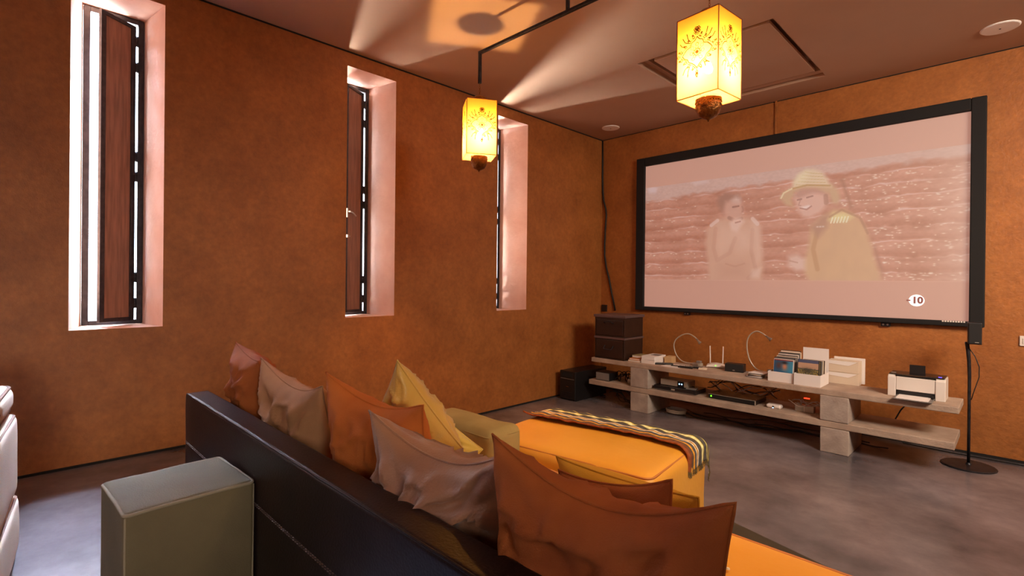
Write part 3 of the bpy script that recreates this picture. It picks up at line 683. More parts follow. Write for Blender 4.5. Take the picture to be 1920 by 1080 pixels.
def slab_thing(name, lb, cat, x0, x1, y0, y1, z0, z1, m, rz=0, bevel=.002, group=None):
    cx_, cy_ = (x0 + x1) / 2, (y0 + y1) / 2
    o = obj(name, MB().box(x0 - cx_, x1 - cx_, y0 - cy_, y1 - cy_, 0, z1 - z0), m, bevel=bevel); o.location = (cx_, cy_, z0); o.rotation_euler = (0, 0, rz)
    return tag(o, lb, cat, group)


def book(lb, x0, x1, y0, y1, z0, z1, m, rz=0, group=None):
    cx_, cy_ = (x0 + x1) / 2, (y0 + y1) / 2; t = thing('book', lb, 'book', (cx_, cy_, z0), rz, group); a, b, hh = (x1 - x0) / 2, (y1 - y0) / 2, z1 - z0
    obj('cover', MB().box(-a, a, -b, b, 0, .003).box(-a, a, -b, b, hh - .003, hh).box(-a, -a + .003, -b, b, .003, hh - .003), m, t, bevel=.0008)
    obj('page_block', MB().box(-a + .003, a - .004, -b + .003, b - .003, .003, hh - .003), M['white_paper'], t)
book('tan paperback at the bottom of the pile beside the brown boxes', -3.075, -2.93, 4.93, 5.15, ZU, ZU + .020, M['tan_paper'], .05)
book('thin orange book on top of the tan paperback', -3.065, -2.94, 4.94, 5.14, ZU + .020, ZU + .038, M['linen_orange'], .02)
book('olive grey book leaning back on the small pile by the brown boxes', -3.055, -2.93, 4.99, 5.16, ZU + .038, ZU + .066, M['olive'], -.04)
slab_thing('paper_ream', 'lower white box of the white pair on the shelf', 'box', -2.915, -2.755, 4.935, 5.20, ZU, ZU + .039, M['white_paper'], .03)
slab_thing('paper_ream', 'upper white box of the white pair with dark slip on top', 'box', -2.912, -2.757, 4.937, 5.20, ZU + .040, ZU + .080, M['white_paper'], .03)
slab_thing('paper_slip', 'small dark slip lying on the white boxes', 'paper', -2.86, -2.77, 5.05, 5.14, ZU + .080, ZU + .083, M['grey_plastic'])
slab_thing('card_box', 'beige card box behind the white pair of boxes', 'box', -2.745, -2.665, 5.13, 5.26, ZU, ZU + .070, M['tan_paper'], .1)


def remote(lb, x, y, z, rz, ln=.17, wd=.045, m='black_plastic'):
    t = thing('remote_control', lb, 'remote control', (x, y, z), rz)
    obj('body', MB().box(-ln / 2, ln / 2, -wd / 2, wd / 2, 0, .018), M[m], t, bevel=.005)
    for k in range(6):
        for q in (-1, 0, 1): obj('button', MB().box(-ln / 2 + .018 + k * .022, -ln / 2 + .028 + k * .022, q * .012 - .004, q * .012 + .004, .018, .021), M['grey_plastic'], t)
remote('black remote control in front of the white boxes', -2.69, 5.02, ZU, .62, .20)
remote('black remote control near the left gooseneck lamp', -2.42, 4.98, ZU + .001, .15, .15)
remote('second black remote control beside the router', -2.345, 5.045, ZU + .0, .35, .13)
o = obj('paper_sheet', MB().poly([(-2.66, 4.90, ZU + .002), (-2.46, 4.905, ZU + .002), (-2.50, 5.13, ZU + .003), (-2.66, 5.10, ZU + .0025)]), M['white_paper']); so = o.modifiers.new('thick', 'SOLIDIFY'); so.thickness = .0012
tag(o, 'loose white sheet of paper lying on the shelf', 'paper')
slab_thing('note_pad', 'small dark pen case lying on the white sheet', 'case', -2.59, -2.52, 4.99, 5.02, ZU + .003, ZU + .010, M['black_plastic'], .3)
slab_thing('adapter_puck', 'small beige adapter lying before the router', 'adapter', -2.30, -2.22, 5.0, 5.06, ZU, ZU + .016, M['ivory_paper'], .3, .004)


def goose(lb, pts, base, y):
    t = thing('gooseneck_lamp', lb, 'lamp', (base[0], base[1], ZU))
    P_ = [Vector(p) - Vector((base[0], base[1], ZU)) for p in pts]
    # smooth the arc
    Q = []
    for i in range(len(P_) - 1):
        p0 = P_[max(i - 1, 0)]; p1 = P_[i]; p2 = P_[i + 1]; p3 = P_[min(i + 2, len(P_) - 1)]
        for s_ in range(6):
            u = s_ / 6; Q.append(.5 * ((2 * p1) + (p2 - p0) * u + (2 * p0 - 5 * p1 + 4 * p2 - p3) * u * u + (3 * p1 - p0 - 3 * p2 + p3) * u ** 3))
    Q.append(P_[-1])
    obj('neck', MB().tube(Q, .0065, 8), M['silver'], t, smooth=True)
    d = (Q[-1] - Q[-5]).normalized()
    obj('lamp_head', MB().tube([Q[-1] - d * .01, Q[-1] + d * .02, Q[-1] + d * .045, Q[-1] + d * .05], [.008, .010, .018, .018], 14), M['steel'], t, smooth=True)
    obj('clamp', MB().box(-.055, .045, -.03, .03, 0, .030), M['silver'], t, bevel=.006)
    obj('clamp_knob', MB().tube([(-.03, -.035, .018), (.02, -.035, .018)], .014, 12), M['steel'], t)
    obj('clamp_jaw', MB().box(-.01, .035, -.022, .022, .030, .055), M['grey_plastic'], t, bevel=.004)
goose('gooseneck clip lamp left of the router, head bent right', [(-2.45, 5.25, .54), (-2.53, 5.25, .535), (-2.601, 5.25, .552), (-2.660, 5.25, .608), (-2.689, 5.25, .69), (-2.682, 5.25, .75), (-2.648, 5.25, .796), (-2.583, 5.25, .838), (-2.519, 5.25, .85), (-2.455, 5.25, .823), (-2.424, 5.25, .796)], (-2.40, 5.22), 5.25)
goose('taller gooseneck clip lamp between black speaker and DVD boxes', [(-1.74, 5.25, .545), (-1.80, 5.25, .553), (-1.853, 5.25, .595), (-1.890, 5.25, .665), (-1.909, 5.25, .757), (-1.905, 5.25, .842), (-1.874, 5.25, .900), (-1.821, 5.25, .932), (-1.769, 5.25, .918), (-1.725, 5.25, .889)], (-1.69, 5.22), 5.25)

t = thing('router', 'white wireless router with two upright antennas', 'router', (-2.235, 5.29, ZU), .35)
rb = MB(); pr = [(-.10, .006), (-.085, .022), (-.05, .034), (0, .038), (.05, .034), (.085, .022), (.10, .006)]
n_ = len(pr)
for yy in (-.065, .065):
    rb.v += [(x, yy, z) for x, z in pr]
rb.f = [(i, i + 1, n_ + i + 1, n_ + i) for i in range(n_ - 1)] + [tuple(range(n_))[::-1], tuple(range(n_, 2 * n_)), (0, n_, 2 * n_ - 1, n_ - 1)]; rb.mi = [0] * len(rb.f)
obj('body', rb, M['white_plastic'], t, bevel=.004)
for s_ in (-.062, .062): obj('antenna', MB().tube([(s_, .07, .01), (s_, .075, .06), (s_ * 1.05, .078, .21)], [.007, .006, .0055], 8), M['white_plastic'], t, smooth=True)
obj('foot', MB().box(-.09, -.08, -.05, .05, 0, .008).box(.08, .09, -.05, .05, 0, .008), M['white_plastic'], t)
obj('status_light', MB().box(-.004, .004, -.0665, -.065, .02, .026), M['led_green'], t)

t = thing('center_speaker', 'small black centre speaker lying beside the router', 'speaker', (-1.99, 5.165, ZU), .14)
obj('cabinet', MB().box(-.088, .088, -.045, .06, 0, .080), M['black_plastic'], t, bevel=.006)
obj('grille', MB().box(-.082, .082, -.050, -.044, .006, .074), M['black_matte'], t, bevel=.003)
obj('badge', MB().box(-.012, .008, -.0515, -.050, .016, .021), M['silver'], t)

# loose disc cases left of the white boxes
for k in range(6):
    rr = random.uniform(-.35, .35)
    slab_thing('disc_sleeve', 'flat disc sleeve in the loose pile left of the white boxes', 'disc sleeve', -1.80, -1.66, 4.94 + .012 * k, 5.07 + .012 * k, ZU + .0065 * k, ZU + .0065 * k + .006,
               [M['grey_plastic'], M['white_paper'], M['black_plastic'], M['ivory_paper']][k % 4], rr, .001, 'disc sleeves in the loose pile')


def cover_art(kind):
    w, hh = 34, 46 if kind else 46; X, Y = grid_xy(0, 1, 0, 1, w, hh); rng = np.random.RandomState(11 + kind)
    img = np.zeros((hh, w, 3))
    if kind == 0:
        img[:] = (40, 90, 130); img = blend(img, np.clip(X * 1.3 - .2, 0, 1), (70, 150, 180), .8)
        img = blend(img, np.exp(-(((X - .25) / .17) ** 2 + ((Y - .66) / .22) ** 2)), (96, 60, 54), .95)
        img = blend(img, np.exp(-(((X - .58) / .14) ** 2 + ((Y - .62) / .2) ** 2)), (214, 130, 90), .95)
        img = blend(img, np.exp(-(((X - .56) / .16) ** 2 + ((Y - .84) / .08) ** 2)), (30, 18, 20), .9)
        img = blend(img, np.clip((.34 - Y) / .2, 0, 1), (24, 40, 70), .9)
        img = blend(img, ((abs(X - .8) < .12) & (abs(Y - .2) < .07)).astype(float), (240, 180, 40), .9)
        img = blend(img, (Y > .95).astype(float), (140, 50, 46), .9)
    else:
        img[:] = (90, 96, 84); img = blend(img, (Y > .55).astype(float), (206, 160, 130), .85); img = blend(img, (Y > .86).astype(float), (60, 74, 110), .9)
        n = rng.rand(hh, w); img = blend(img, ((n > .55) & (Y < .5)).astype(float), (210, 170, 70), .7); img = blend(img, ((n < .3) & (Y < .6)).astype(float), (34, 34, 30), .8)
        img = blend(img, np.exp(-(((X - .5) / .3) ** 2 + ((Y - .45) / .14) ** 2)), (50, 52, 50), .8)
    return img


def case(lb, x, y, z, rx, m, art=None, w=.135, h_=.19, th=.014, group='disc cases in the white boxes'):
    t = thing('disc_case', lb, 'disc case', (x, y, z), 0, group); t.rotation_euler = (rx, 0, random.uniform(-.03, .03))
    obj('case', MB().box(-w / 2, w / 2, 0, th, 0, h_), m, t, bevel=.0015)
    if art is not None: canvas_mesh('cover', art, lambda u, v: (w * (u - .5) * .96, -.0008, h_ * (.02 + .96 * v)), M['paint'], t)
    else: obj('cover', MB().box(-w / 2 + .004, w / 2 - .004, -.0006, 0, .006, h_ - .006), random.choice([M['grey_plastic'], M['ivory_paper'], M['tan_paper'], M['canvas_grey']]), t)


def open_tray(lb, x0, x1, y0, y1, hgt, back=None, rz=0):
    t = thing('magazine_box', lb, 'box', ((x0 + x1) / 2, y0, ZU), rz); w = (x1 - x0) / 2; d_ = y1 - y0; e = .004
    obj('front_panel', MB().box(-w, w, 0, e, 0, hgt), M['white_paper'], t)
    for s_ in (-1, 1): obj('side_panel', MB().box(min(s_ * w, s_ * (w - e)), max(s_ * w, s_ * (w - e)), e, d_, 0, hgt), M['white_paper'], t)
    obj('base', MB().box(-w + e, w - e, e, d_, 0, e), M['white_paper'], t)
    obj('back_panel', MB().box(-w, w, d_, d_ + e, 0, back or hgt), M['white_paper'], t)
open_tray('white open box packed with disc cases, left of the pair', -1.602, -1.39, 4.918, 5.19, .088)
open_tray('white open box with a tall back panel, right of the pair', -1.382, -1.178, 4.90, 5.165, .100, .305)
cm = [M['white_plastic'], M['black_plastic'], M['grey_plastic'], M['ivory_paper'], M['brown_box']]
case('disc case with blue cover at the front of the left white box', -1.485, 4.945, ZU + .036, -.10, M['white_plastic'], cover_art(0), w=.165, h_=.165)
for k in range(10):
    case('disc case packed behind the blue one in left white box', -1.487 + random.uniform(-.01, .012), 4.972 + k * .0205, ZU + .012, -.08, cm[k % 5], None, w=.17, h_=.192 + .006 * k + random.uniform(-.006, .006))
case('disc case with landscape cover at the front of the right white box', -1.283, 4.93, ZU + .050, -.12, M['black_plastic'], cover_art(1), w=.165, h_=.172)
for k in range(5):
    case('disc case behind the landscape one in right white box', -1.275 + .004 * k, 4.96 + k * .02, ZU + .030, -.10, cm[(k + 1) % 5], None, w=.165, h_=.185)

# two parcels with a board behind
for k, lb in enumerate(('lower cream carton with folded flap right of disc boxes', 'upper cream carton with folded flap, stacked on the lower')):
    t = thing('flat_carton', lb, 'carton', (-1.083, 5.23, ZU + k * .104), 0)
    obj('carton', MB().box(-.117, .117, 0, .12, 0, .102), M['ivory_paper'], t, bevel=.002)
    obj('flap', MB().poly([(-.115, -.0008, .098), (.105, -.0008, .098), (.040, -.0008, .060), (-.115, -.0008, .070)]), M['white_paper'], t)
    obj('flap_edge', MB().tube([(.108, -.001, .096), (.040, -.001, .060), (-.114, -.001, .070)], .0009, 4), M['tan_paper'], t)
slab_thing('white_board', 'white board standing upright behind the two cartons', 'board', -1.18, -.945, 5.355, 5.375, ZU, ZU + .225, M['white_paper'])

# printer
t = thing('printer', 'compact white laser printer with grey top on the right end of shelf', 'printer', (-.553, 5.0, ZU))
w = .177
def side_prof(x0, x1, m, nm, z1=.168):
    pr = [(.0, .0), (.22, 0), (.22, z1 - .02), (.20, z1), (.03, z1), (.004, z1 - .02)]
    mb = MB(); k = len(pr); mb.v = [(x0, y, z) for y, z in pr] + [(x1, y, z) for y, z in pr]
    mb.f = [tuple(range(k)), tuple(range(2 * k - 1, k - 1, -1))] + [(i, k + i, k + (i + 1) % k, (i + 1) % k) for i in range(k)]; mb.mi = [0] * len(mb.f)
    return obj(nm, mb, m, t, bevel=.004)
side_prof(-w, -w + .052, M['white_plastic'], 'side_column'); side_prof(w - .060, w, M['white_plastic'], 'side_column')
obj('front_cover', MB().box(-w + .054, w - .062, .008, .03, .050, .156), M['white_plastic'], t, bevel=.003)
obj('inner_body', MB().box(-w + .05, w - .058, .03, .215, 0, .150), M['black_plastic'], t)
obj('output_slot', MB().box(-w + .054, w - .062, .012, .03, .018, .048), M['black_plastic'], t)
obj('top_panel', MB().box(-w + .006, w - .006, .02, .205, .168, .176).box(-w + .05, w - .056, .012, .06, .152, .172), M['dark_gloss'], t, bevel=.003)
obj('paper_support', MB().poly([(-.055, .14, .172), (.045, .14, .172), (.038, .20, .235), (-.062, .20, .235)]), M['black_plastic'], t).modifiers.new('s', 'SOLIDIFY').thickness = .004
obj('power_button', MB().box(w - .046, w - .026, .045, .06, .176, .178), M['led_violet'], t)
obj('control_pad', MB().box(-w + .014, -w + .045, .05, .09, .176, .178), M['grey_plastic'], t)
obj('output_tray', MB().box(-.118, .115, -.175, .02, .006, .014), M['grey_plastic'], t, bevel=.003)
obj('tray_guide', MB().box(.100, .112, -.03, .0, .014, .034), M['black_plastic'], t, bevel=.002)
for s_ in (-1, 1): obj('foot', MB().box(s_ * .14 - .015, s_ * .14 + .015, .01, .2, -.0, .004), M['black_plastic'], t)
o = obj('paper_sheet', MB().box(-.103, .093, -.17, .03, 0, .003), M['white_paper']); o.location = (-.553, 5.0, ZU + .0142); tag(o, 'white sheet of paper resting in the printer tray', 'paper')

# lower shelf devices
def device(name, lb, cat, x0, x1, y0, y1, z0, hh, m, bevel=.004, face=None, rz=0):
    t = thing(name, lb, cat, ((x0 + x1) / 2, y0, z0), rz); w_ = (x1 - x0) / 2
    obj('case', MB().box(-w_, w_, 0, y1 - y0, .004, hh), M[m], t, bevel=bevel)
    if face: obj('front_face', MB().box(-w_ + .004, w_ - .004, -.003, 0, .008, hh - .004), M[face], t, bevel=.001)
    for a in (-1, 1): obj('foot', MB().box(a * (w_ - .03) - .012, a * (w_ - .03) + .012, .02, .05, 0, .004), M['black_plastic'], t)
    return t, w_
t, w_ = device('amplifier', 'small grey box unit at the left end of lower shelf', 'amplifier', -3.483, -3.296, 4.90, 5.08, ZL, .095, 'black_plastic', face='grey_plastic')
t, w_ = device('disc_player', 'wide black disc player on lower shelf right of the left block', 'disc player', -2.75, -2.29, 4.93, 5.18, ZL, .05, 'dark_gloss', face='black_plastic')
obj('display', MB().box(-.03, .01, -.0045, -.003, .02, .034), M['silver'], t); obj('trim_strip', MB().box(-w_, w_, -.005, -.003, .008, .012), M['grey_plastic'], t); obj('disc_tray', MB().box(-.12, -.04, -.0042, -.003, .026, .04), M['dark_gloss'], t)
t, w_ = device('media_box', 'silver media box with two blue lights sitting on black disc player', 'media player', -2.70, -2.40, 4.98, 5.16, ZL + .05, .065, 'silver')
obj('dark_window', MB().box(.045, .115, -.004, 0, .004, .063), M['black_plastic'], t, bevel=.001)
for q in (.066, .092): obj('status_light', MB().lathe([(.006, 0), (.006, .002)], seg=12), M['led_blue'], t, loc=(q, -.004, .036)).rotation_euler = (math.pi / 2, 0, 0)
slab_thing('disc_sleeve', 'silver disc sleeve lying on the right end of disc player', 'disc sleeve', -2.41, -2.31, 4.95, 5.05, ZL + .0505, ZL + .058, M['grey_plastic'], .2)
t, w_ = device('set_top_box', 'flat black set-top box with green light in the middle of lower shelf', 'set-top box', -2.165, -1.715, 4.95, 5.23, ZL, .048, 'dark_gloss', face='black_plastic')
obj('status_light', MB().lathe([(.007, 0), (.007, .002)], seg=12), M['led_green'], t, loc=(-w_ + .03, -.003, .026)).rotation_euler = (math.pi / 2, 0, 0)
obj('trim_strip', MB().box(-w_, w_, -.005, -.002, .044, .047).box(w_ - .008, w_, -.006, -.002, .006, .046), M['silver'], t)
t = thing('streaming_box', 'small white rounded streaming box on lower shelf', 'media player', (-1.572, 5.0, ZL))
obj('case', MB().softbox(-.062, .062, -.03, .05, 0, .036, r=.016, n=12), M['white_plastic'], t, smooth=True); obj('dark_sensor', MB().box(-.008, .008, -.031, -.028, .012, .024), M['black_plastic'], t); obj('status_light', MB().box(-.004, .004, -.032, -.031, .006, .010), M['led_blue'], t)
t = thing('power_adapter', 'pale grey power adapter block beside the right concrete block', 'adapter', (-1.335, 5.04, ZL)); obj('body', MB().box(-.075, .075, 0, .06, 0, .055), M['silver'], t, bevel=.004); obj('seam', MB().box(-.003, .003, -.001, 0, 0, .055), M['white_plastic'], t)
obj('warning_light', MB().box(-.03, .015, .10, .11, .10, .108), M['led_red'], t)
def squiggle(c, n, sx, sy, sz, seed, z0=0):
    rng = random.Random(seed); p = Vector(c); out = []
    ph = [rng.uniform(0, 6.28) for _ in range(6)]
    for i in range(n):
        u = i / (n - 1); out.append((c[0] + sx * (u - .5) * 2 + .03 * math.sin(9 * u + ph[0]), c[1] + sy * math.sin(5 * u + ph[1]), max(z0, c[2] + sz * (.5 + .5 * math.sin(8 * u + ph[2])) + .015 * math.sin(17 * u + ph[3]))))
    return out
for k in range(5):
    o = obj('white_cable', MB().tube(squiggle((-1.30, 5.03 + .015 * k, ZL + .058), 26, .13, .02, .03, k, ZL + .004), .0035, 6), M['cable_white'], smooth=True); tag(o, 'white cable tangled over the power adapter block', 'cable', 'white cables over the power adapter')
for k in range(6):
    o = obj('black_cable', MB().tube(squiggle((-3.16, 5.03 + .02 * k, ZL + .02), 26, .12, .04, .07, 20 + k, ZL + .005), .005, 6), M['cable'], smooth=True); tag(o, 'black cable in the tangle left of the left block', 'cable', 'black cables tangled left of the left block')
for k in range(6):
    o = obj('black_cable', MB().tube(squiggle((-3.15, 5.0 + .03 * k, .03), 26, .20, .05, .12, 40 + k, .006), .005, 6), M['cable'], smooth=True); tag(o, 'black cable bunched on the floor under the left shelf end', 'cable', 'black cables bunched under the left shelf end')
for k in range(7):
    o = obj('black_cable', MB().tube(squiggle((-1.98, 5.28 + .015 * k, ZL + .02), 30, .34, .03, .10, 60 + k, ZL + .005), .0045, 6), M['cable'] if k % 3 else M['cable_white'], smooth=True); tag(o, 'thin cable in the tangle behind the set-top box', 'cable', 'cables tangled behind the set-top box')
for k in range(4):
    o = obj('floor_cable', MB().tube(squiggle((-1.95 + .15 * k, 5.2 + .06 * k, .012), 40, .75, .10, .0, 80 + k, .006), .005, 6), M['cable'], smooth=True); tag(o, 'black cable lying on the floor under the shelf', 'cable', 'cables lying under the shelf')
t = thing('disc_bowl', 'coil of grey cable lying under the lower shelf', 'cable', (-2.58, 5.1, 0))
obj('coil', MB().tube([((.10 + .004 * k / 20) * math.cos(k * .4), (.07) * math.sin(k * .4), .01 + .0006 * k) for k in range(70)], .005, 6), M['cable_white'], t, smooth=True)
t.name = 'cable_coil'
t = thing('disc_spindle', 'clear wrapped disc roll beside the left concrete block', 'disc roll', (-3.04, 4.96, ZL)); obj('roll', MB().tube([(-.035, 0, .032), (.030, 0, .032)], .032, 18), M['silver'], t); obj('core', MB().tube([(.030, 0, .032), (.034, 0, .032)], .012, 12), M['black_plastic'], t)
o = obj('printer_cable', MB().tube([(-.60, 5.30, ZU + .02), (-.61, 5.45, ZU), (-.64, 5.55, .42), (-.72, 5.60, .30), (-.80, 5.63, .12), (-.7, 5.62, .01), (-.4, 5.6, .008), (0, 5.62, .008), (.4, 5.62, .008)], .006, 6), M['cable'], smooth=True); tag(o, 'black printer cable hanging behind the shelf to the floor', 'cable')

# subwoofer on the floor
t = thing('subwoofer', 'black slim subwoofer standing on the floor at the left corner', 'speaker', (-3.762, 4.72, 0), -.02)
obj('cabinet', MB().box(-.118, .118, 0, .62, .012, .345), M['black_plastic'], t, bevel=.008)
obj('top_vent', MB().box(-.085, .075, -.004, .002, .275, .325), M['black_matte'], t); obj('trim_line', MB().box(-.10, .10, -.005, .0, .252, .258), M['grey_plastic'], t)
obj('badge', MB().box(-.02, .02, -.005, 0, .160, .166), M['brass'], t)
for k in range(3): obj('slot', MB().box(-.095, .075, -.004, .001, .045 + k * .022, .055 + k * .022), M['metal_dark'], t)
for a in (-1, 1): obj('foot', MB().box(a * .09 - .02, a * .09 + .02, .03, .58, 0, .014), M['black_plastic'], t)

# speaker on its stand
t = thing('speaker_stand', 'thin black floor stand with round base right of the shelf', 'speaker stand', (-.258, 5.30, 0))
obj('base', MB().lathe([(.165, 0), (.168, .006), (.160, .012), (.02, .018), (.012, .03)], seg=48), M['metal_dark'], t)
obj('pole', MB().tube([(0, 0, .02), (0, 0, .5), (0, 0, .70), (-.004, 0, .82), (-.010, .0, .90), (-.018, 0, .965)], [.010, .010, .011, .012, .013, .013], 12), M['metal_dark'], t, smooth=True)
obj('cord', MB().tube([(-.012, -.004, .93), (.03, -.006, .86), (.055, -.006, .78), (.055, -.006, .70), (.03, -.005, .60), (.012, -.003, .52)], .0035, 6), M['cable'], t, smooth=True)
t = thing('satellite_speaker', 'small black speaker on the floor stand before the screen corner', 'speaker', (-.232, 5.28, .955), .1)
obj('cabinet', MB().box(-.040, .040, -.06, .04, 0, .165), M['black_plastic'], t, bevel=.005)
obj('grille', MB().box(-.036, .036, -.066, -.058, .006, .159), M['black_matte'], t, bevel=.003)
obj('badge', MB().box(.0, .022, -.068, -.066, .014, .018), M['silver'], t)

# ------------------------------------------------------------------ sofa
SF = thing('sofa', 'long low sofa with a dark brown leather back and tan seat', 'sofa', (-2.41, .53, .26))
SL = 3.35
obj('backrest', MB().softbox(0, SL, 0, .088, .0, .67, r=.012, n=40, wob=.002, seed=3), M['leather_dark'], SF, smooth=True)
obj('seam', MB().tube([(x * SL / 60 + .01, .004 + .0015 * noise.noise(Vector((x * .9, 5, 0))), .667 + .002 * noise.noise(Vector((x * .7, 0, 0)))) for x in range(60)], .0032, 6), M['leather_dark'], SF, smooth=True)['label'] = 'raised seam along the top edge'
st = MB()
for zz in (.472, .478):
    x = .02
    while x < SL - .03: st.box(x, x + .007, -.0035, -.0005, zz, zz + .0012); x += .013
o = obj('stitching', st, mat('stitch_thread', (92, 66, 56), .8), SF); o['kind'] = 'stuff'
obj('seat_base', MB().box(.02, SL - .02, .09, 1.07, .02, .20), M['leather_dark'], SF, bevel=.01)
for k in range(3):
    x0_ = .01 + k * (SL / 3); obj('seat_cushion', MB().softbox(x0_, x0_ + SL / 3 - .006, .092, 1.09, .19, .36, r=.028, puff=.006, n=20), M['leather_tan'], SF, smooth=True)
    c_ = MB(); c_.tube([(x0_ + .02, 1.088, .352), (x0_ + SL / 3 - .026, 1.088, .352)], .005, 6); obj('piping', c_, M['piping_tan'], SF, smooth=True)
for a in (.08, SL - .12):
    for b in (.12, .98): obj('leg', MB().box(a, a + .05, b, b + .05, 0, .03), M['black_plastic'], SF)

# ------------------------------------------------------------------ ottoman with throw
OT = thing('ottoman', 'large tan leather ottoman in front of the sofa', 'ottoman', (-1.06, 2.41, .26), math.radians(7))
OW, OD, OH = .885, .66, .39
obj('body', MB().softbox(-OW, 0, -OD, 0, .0, OH, r=.045, puff=.018, n=26, wob=.004, seed=9), M['leather_tan'], OT, smooth=True)
pp = MB(); rr_ = .045
def rect_loop(x0, x1, y0, y1, r, z, n=6):
    out = []
    for (cx_, cy_, a0) in ((x1 - r, y1 - r, 0), (x0 + r, y1 - r, 90), (x0 + r, y0 + r, 180), (x1 - r, y0 + r, 270)):
        for k in range(n + 1):
            a = math.radians(a0 + 90 * k / n); out.append((cx_ + r * math.cos(a), cy_ + r * math.sin(a), z))
    return out
# piping follows the upper edge
lp = [Vector(p) for p in rect_loop(-OW + .013, -.013, -OD + .013, -.013, .035, OH - .012)]
dense = []
for i in range(len(lp)):
    a, b = lp[i], lp[(i + 1) % len(lp)]; m_ = max(1, int((b - a).length / .04))
    for k in range(m_): dense.append(a.lerp(b, k / m_))
for i, p in enumerate(dense): p.z += .0015 * noise.noise(p * 9)
obj('piping', MB().tube(dense, .0048, 6, closed=True), M['piping_tan'], OT, smooth=True)

TH = thing('throw_blanket', 'striped woven throw with fringes draped across the ottoman', 'blanket', (-1.06, 2.41, .26), math.radians(7))
nx, ny = 150, 46
def throw_pt(s_, t_):
    # s along the ottoman width: from left overhang to right overhang; t from near hem to far hang
    smax = OW + .13 + .0; X_ = -OW - .012 + s_ * (OW + .012 + .085)
    Wt = .30; Y_ = -.275 + t_ * (Wt + .05)
    Y_ += -.02 * (1 - t_) * math.sin(s_ * 5.2 + .4) - .03 * (1 - t_) * s_
    wr = .006 * noise.noise(Vector((s_ * 22, t_ * 4, 1))) + .0022 * math.sin(s_ * 60 + 4 * math.sin(t_ * 5)) * (1 - abs(2 * t_ - 1) * .5)
    hem = .012 * math.exp(-(t_ / .06) ** 2)
    z = OH + .016 + wr + hem
    fx = max(0, 1 - ((X_ + OW / 2) / (OW / 2)) ** 2); z += .018 * (max(0, fx) * max(0, 1 - ((Y_ + OD / 2) / (OD / 2)) ** 2)) ** .6
    x, y = X_, Y_
    r = .05
    if X_ > -r:   # roll over the right side
        d_ = X_ + r; an = min(d_ / (r * 1.0), math.pi / 2); x = -r + (r + .010) * math.sin(an); z2 = -(r) * (1 - math.cos(an)); rest = max(0, d_ - r * math.pi / 2); z += z2 - rest; x += .004 * math.sin(t_ * 30) * (rest / .08)
    if Y_ > -r:
        d_ = Y_ + r; an = min(d_ / r, math.pi / 2); y = -r + (r + .010) * math.sin(an); z += -(r) * (1 - math.cos(an)) - max(0, d_ - r * math.pi / 2)
    if X_ < -OW + .03: d_ = -OW + .03 - X_; z += .35 * d_ * (1 - t_) - .9 * d_ * t_
    return (x, y, z)
vv = [throw_pt(i / nx, j / ny) for j in range(ny + 1) for i in range(nx + 1)]
mb = MB(); mb.v = vv
for j in range(ny):
    for i in range(nx): a = j * (nx + 1) + i; mb.f.append((a, a + 1, a + nx + 2, a + nx + 1)); mb.mi.append(0)
th = obj('cloth', mb, painted('woven_stripes', .9), TH, smooth=True)
sd = th.modifiers.new('thick', 'SOLIDIFY'); sd.thickness = .006
stripes = [(0, .09, (150, 74, 30)), (.09, .15, (120, 64, 34)), (.15, .20, (86, 72, 62)), (.20, .235, (220, 150, 40)), (.235, .30, (84, 76, 72)), (.30, .325, (230, 224, 214)), (.325, .37, (196, 140, 50)), (.37, .395, (236, 228, 216)),
           (.395, .50, (78, 70, 66)), (.50, .525, (226, 214, 120)), (.525, .56, (236, 230, 190)), (.56, .585, (226, 206, 80)), (.585, .69, (82, 76, 72)), (.69, .72, (236, 220, 110)), (.72, .78, (92, 84, 80)), (.78, .81, (222, 190, 70)), (.81, .93, (86, 80, 78)), (.93, .955, (222, 214, 200)), (.955, 1.01, (110, 84, 70))]
at = th.data.color_attributes.new('paint', 'FLOAT_COLOR', 'CORNER'); cols = []
for j in range(ny):
    for i in range(nx):
        for (jj, ii) in ((j, i), (j, i + 1), (j + 1, i + 1), (j + 1, i)):
            t_ = (j + .5) / ny; c_ = next(c for a, b, c in stripes if a <= t_ < b); k_ = 1 + .25 * noise.noise(Vector((ii * 1.3, jj * 1.7, 0))) + (.12 if (i // 2) % 2 else -.06)
            cols += [*(min(1, v * k_) for v in lin(c_)), 1]
at.data.foreach_set('color', np.array(cols, np.float32))
fr = MB()
for k in range(70):
    t_ = k / 69; p = Vector(throw_pt(1.0, t_)); fr.tube([p, p + Vector((.002 * math.sin(k * 3), 0, -.012)), p + Vector((.004 * math.sin(k * 2.3), .002 * math.cos(k), -.024))], .0016, 4)
for k in range(150):
    s_ = k / 149; p = Vector(throw_pt(s_, 1.0)); fr.tube([p, p + Vector((0, .003, -.010)), p + Vector((.003 * math.sin(k * 2.3), .003, -.018))], .0013, 4)
o = obj('fringe', fr, M['canvas_grey'], TH); o['kind'] = 'stuff'

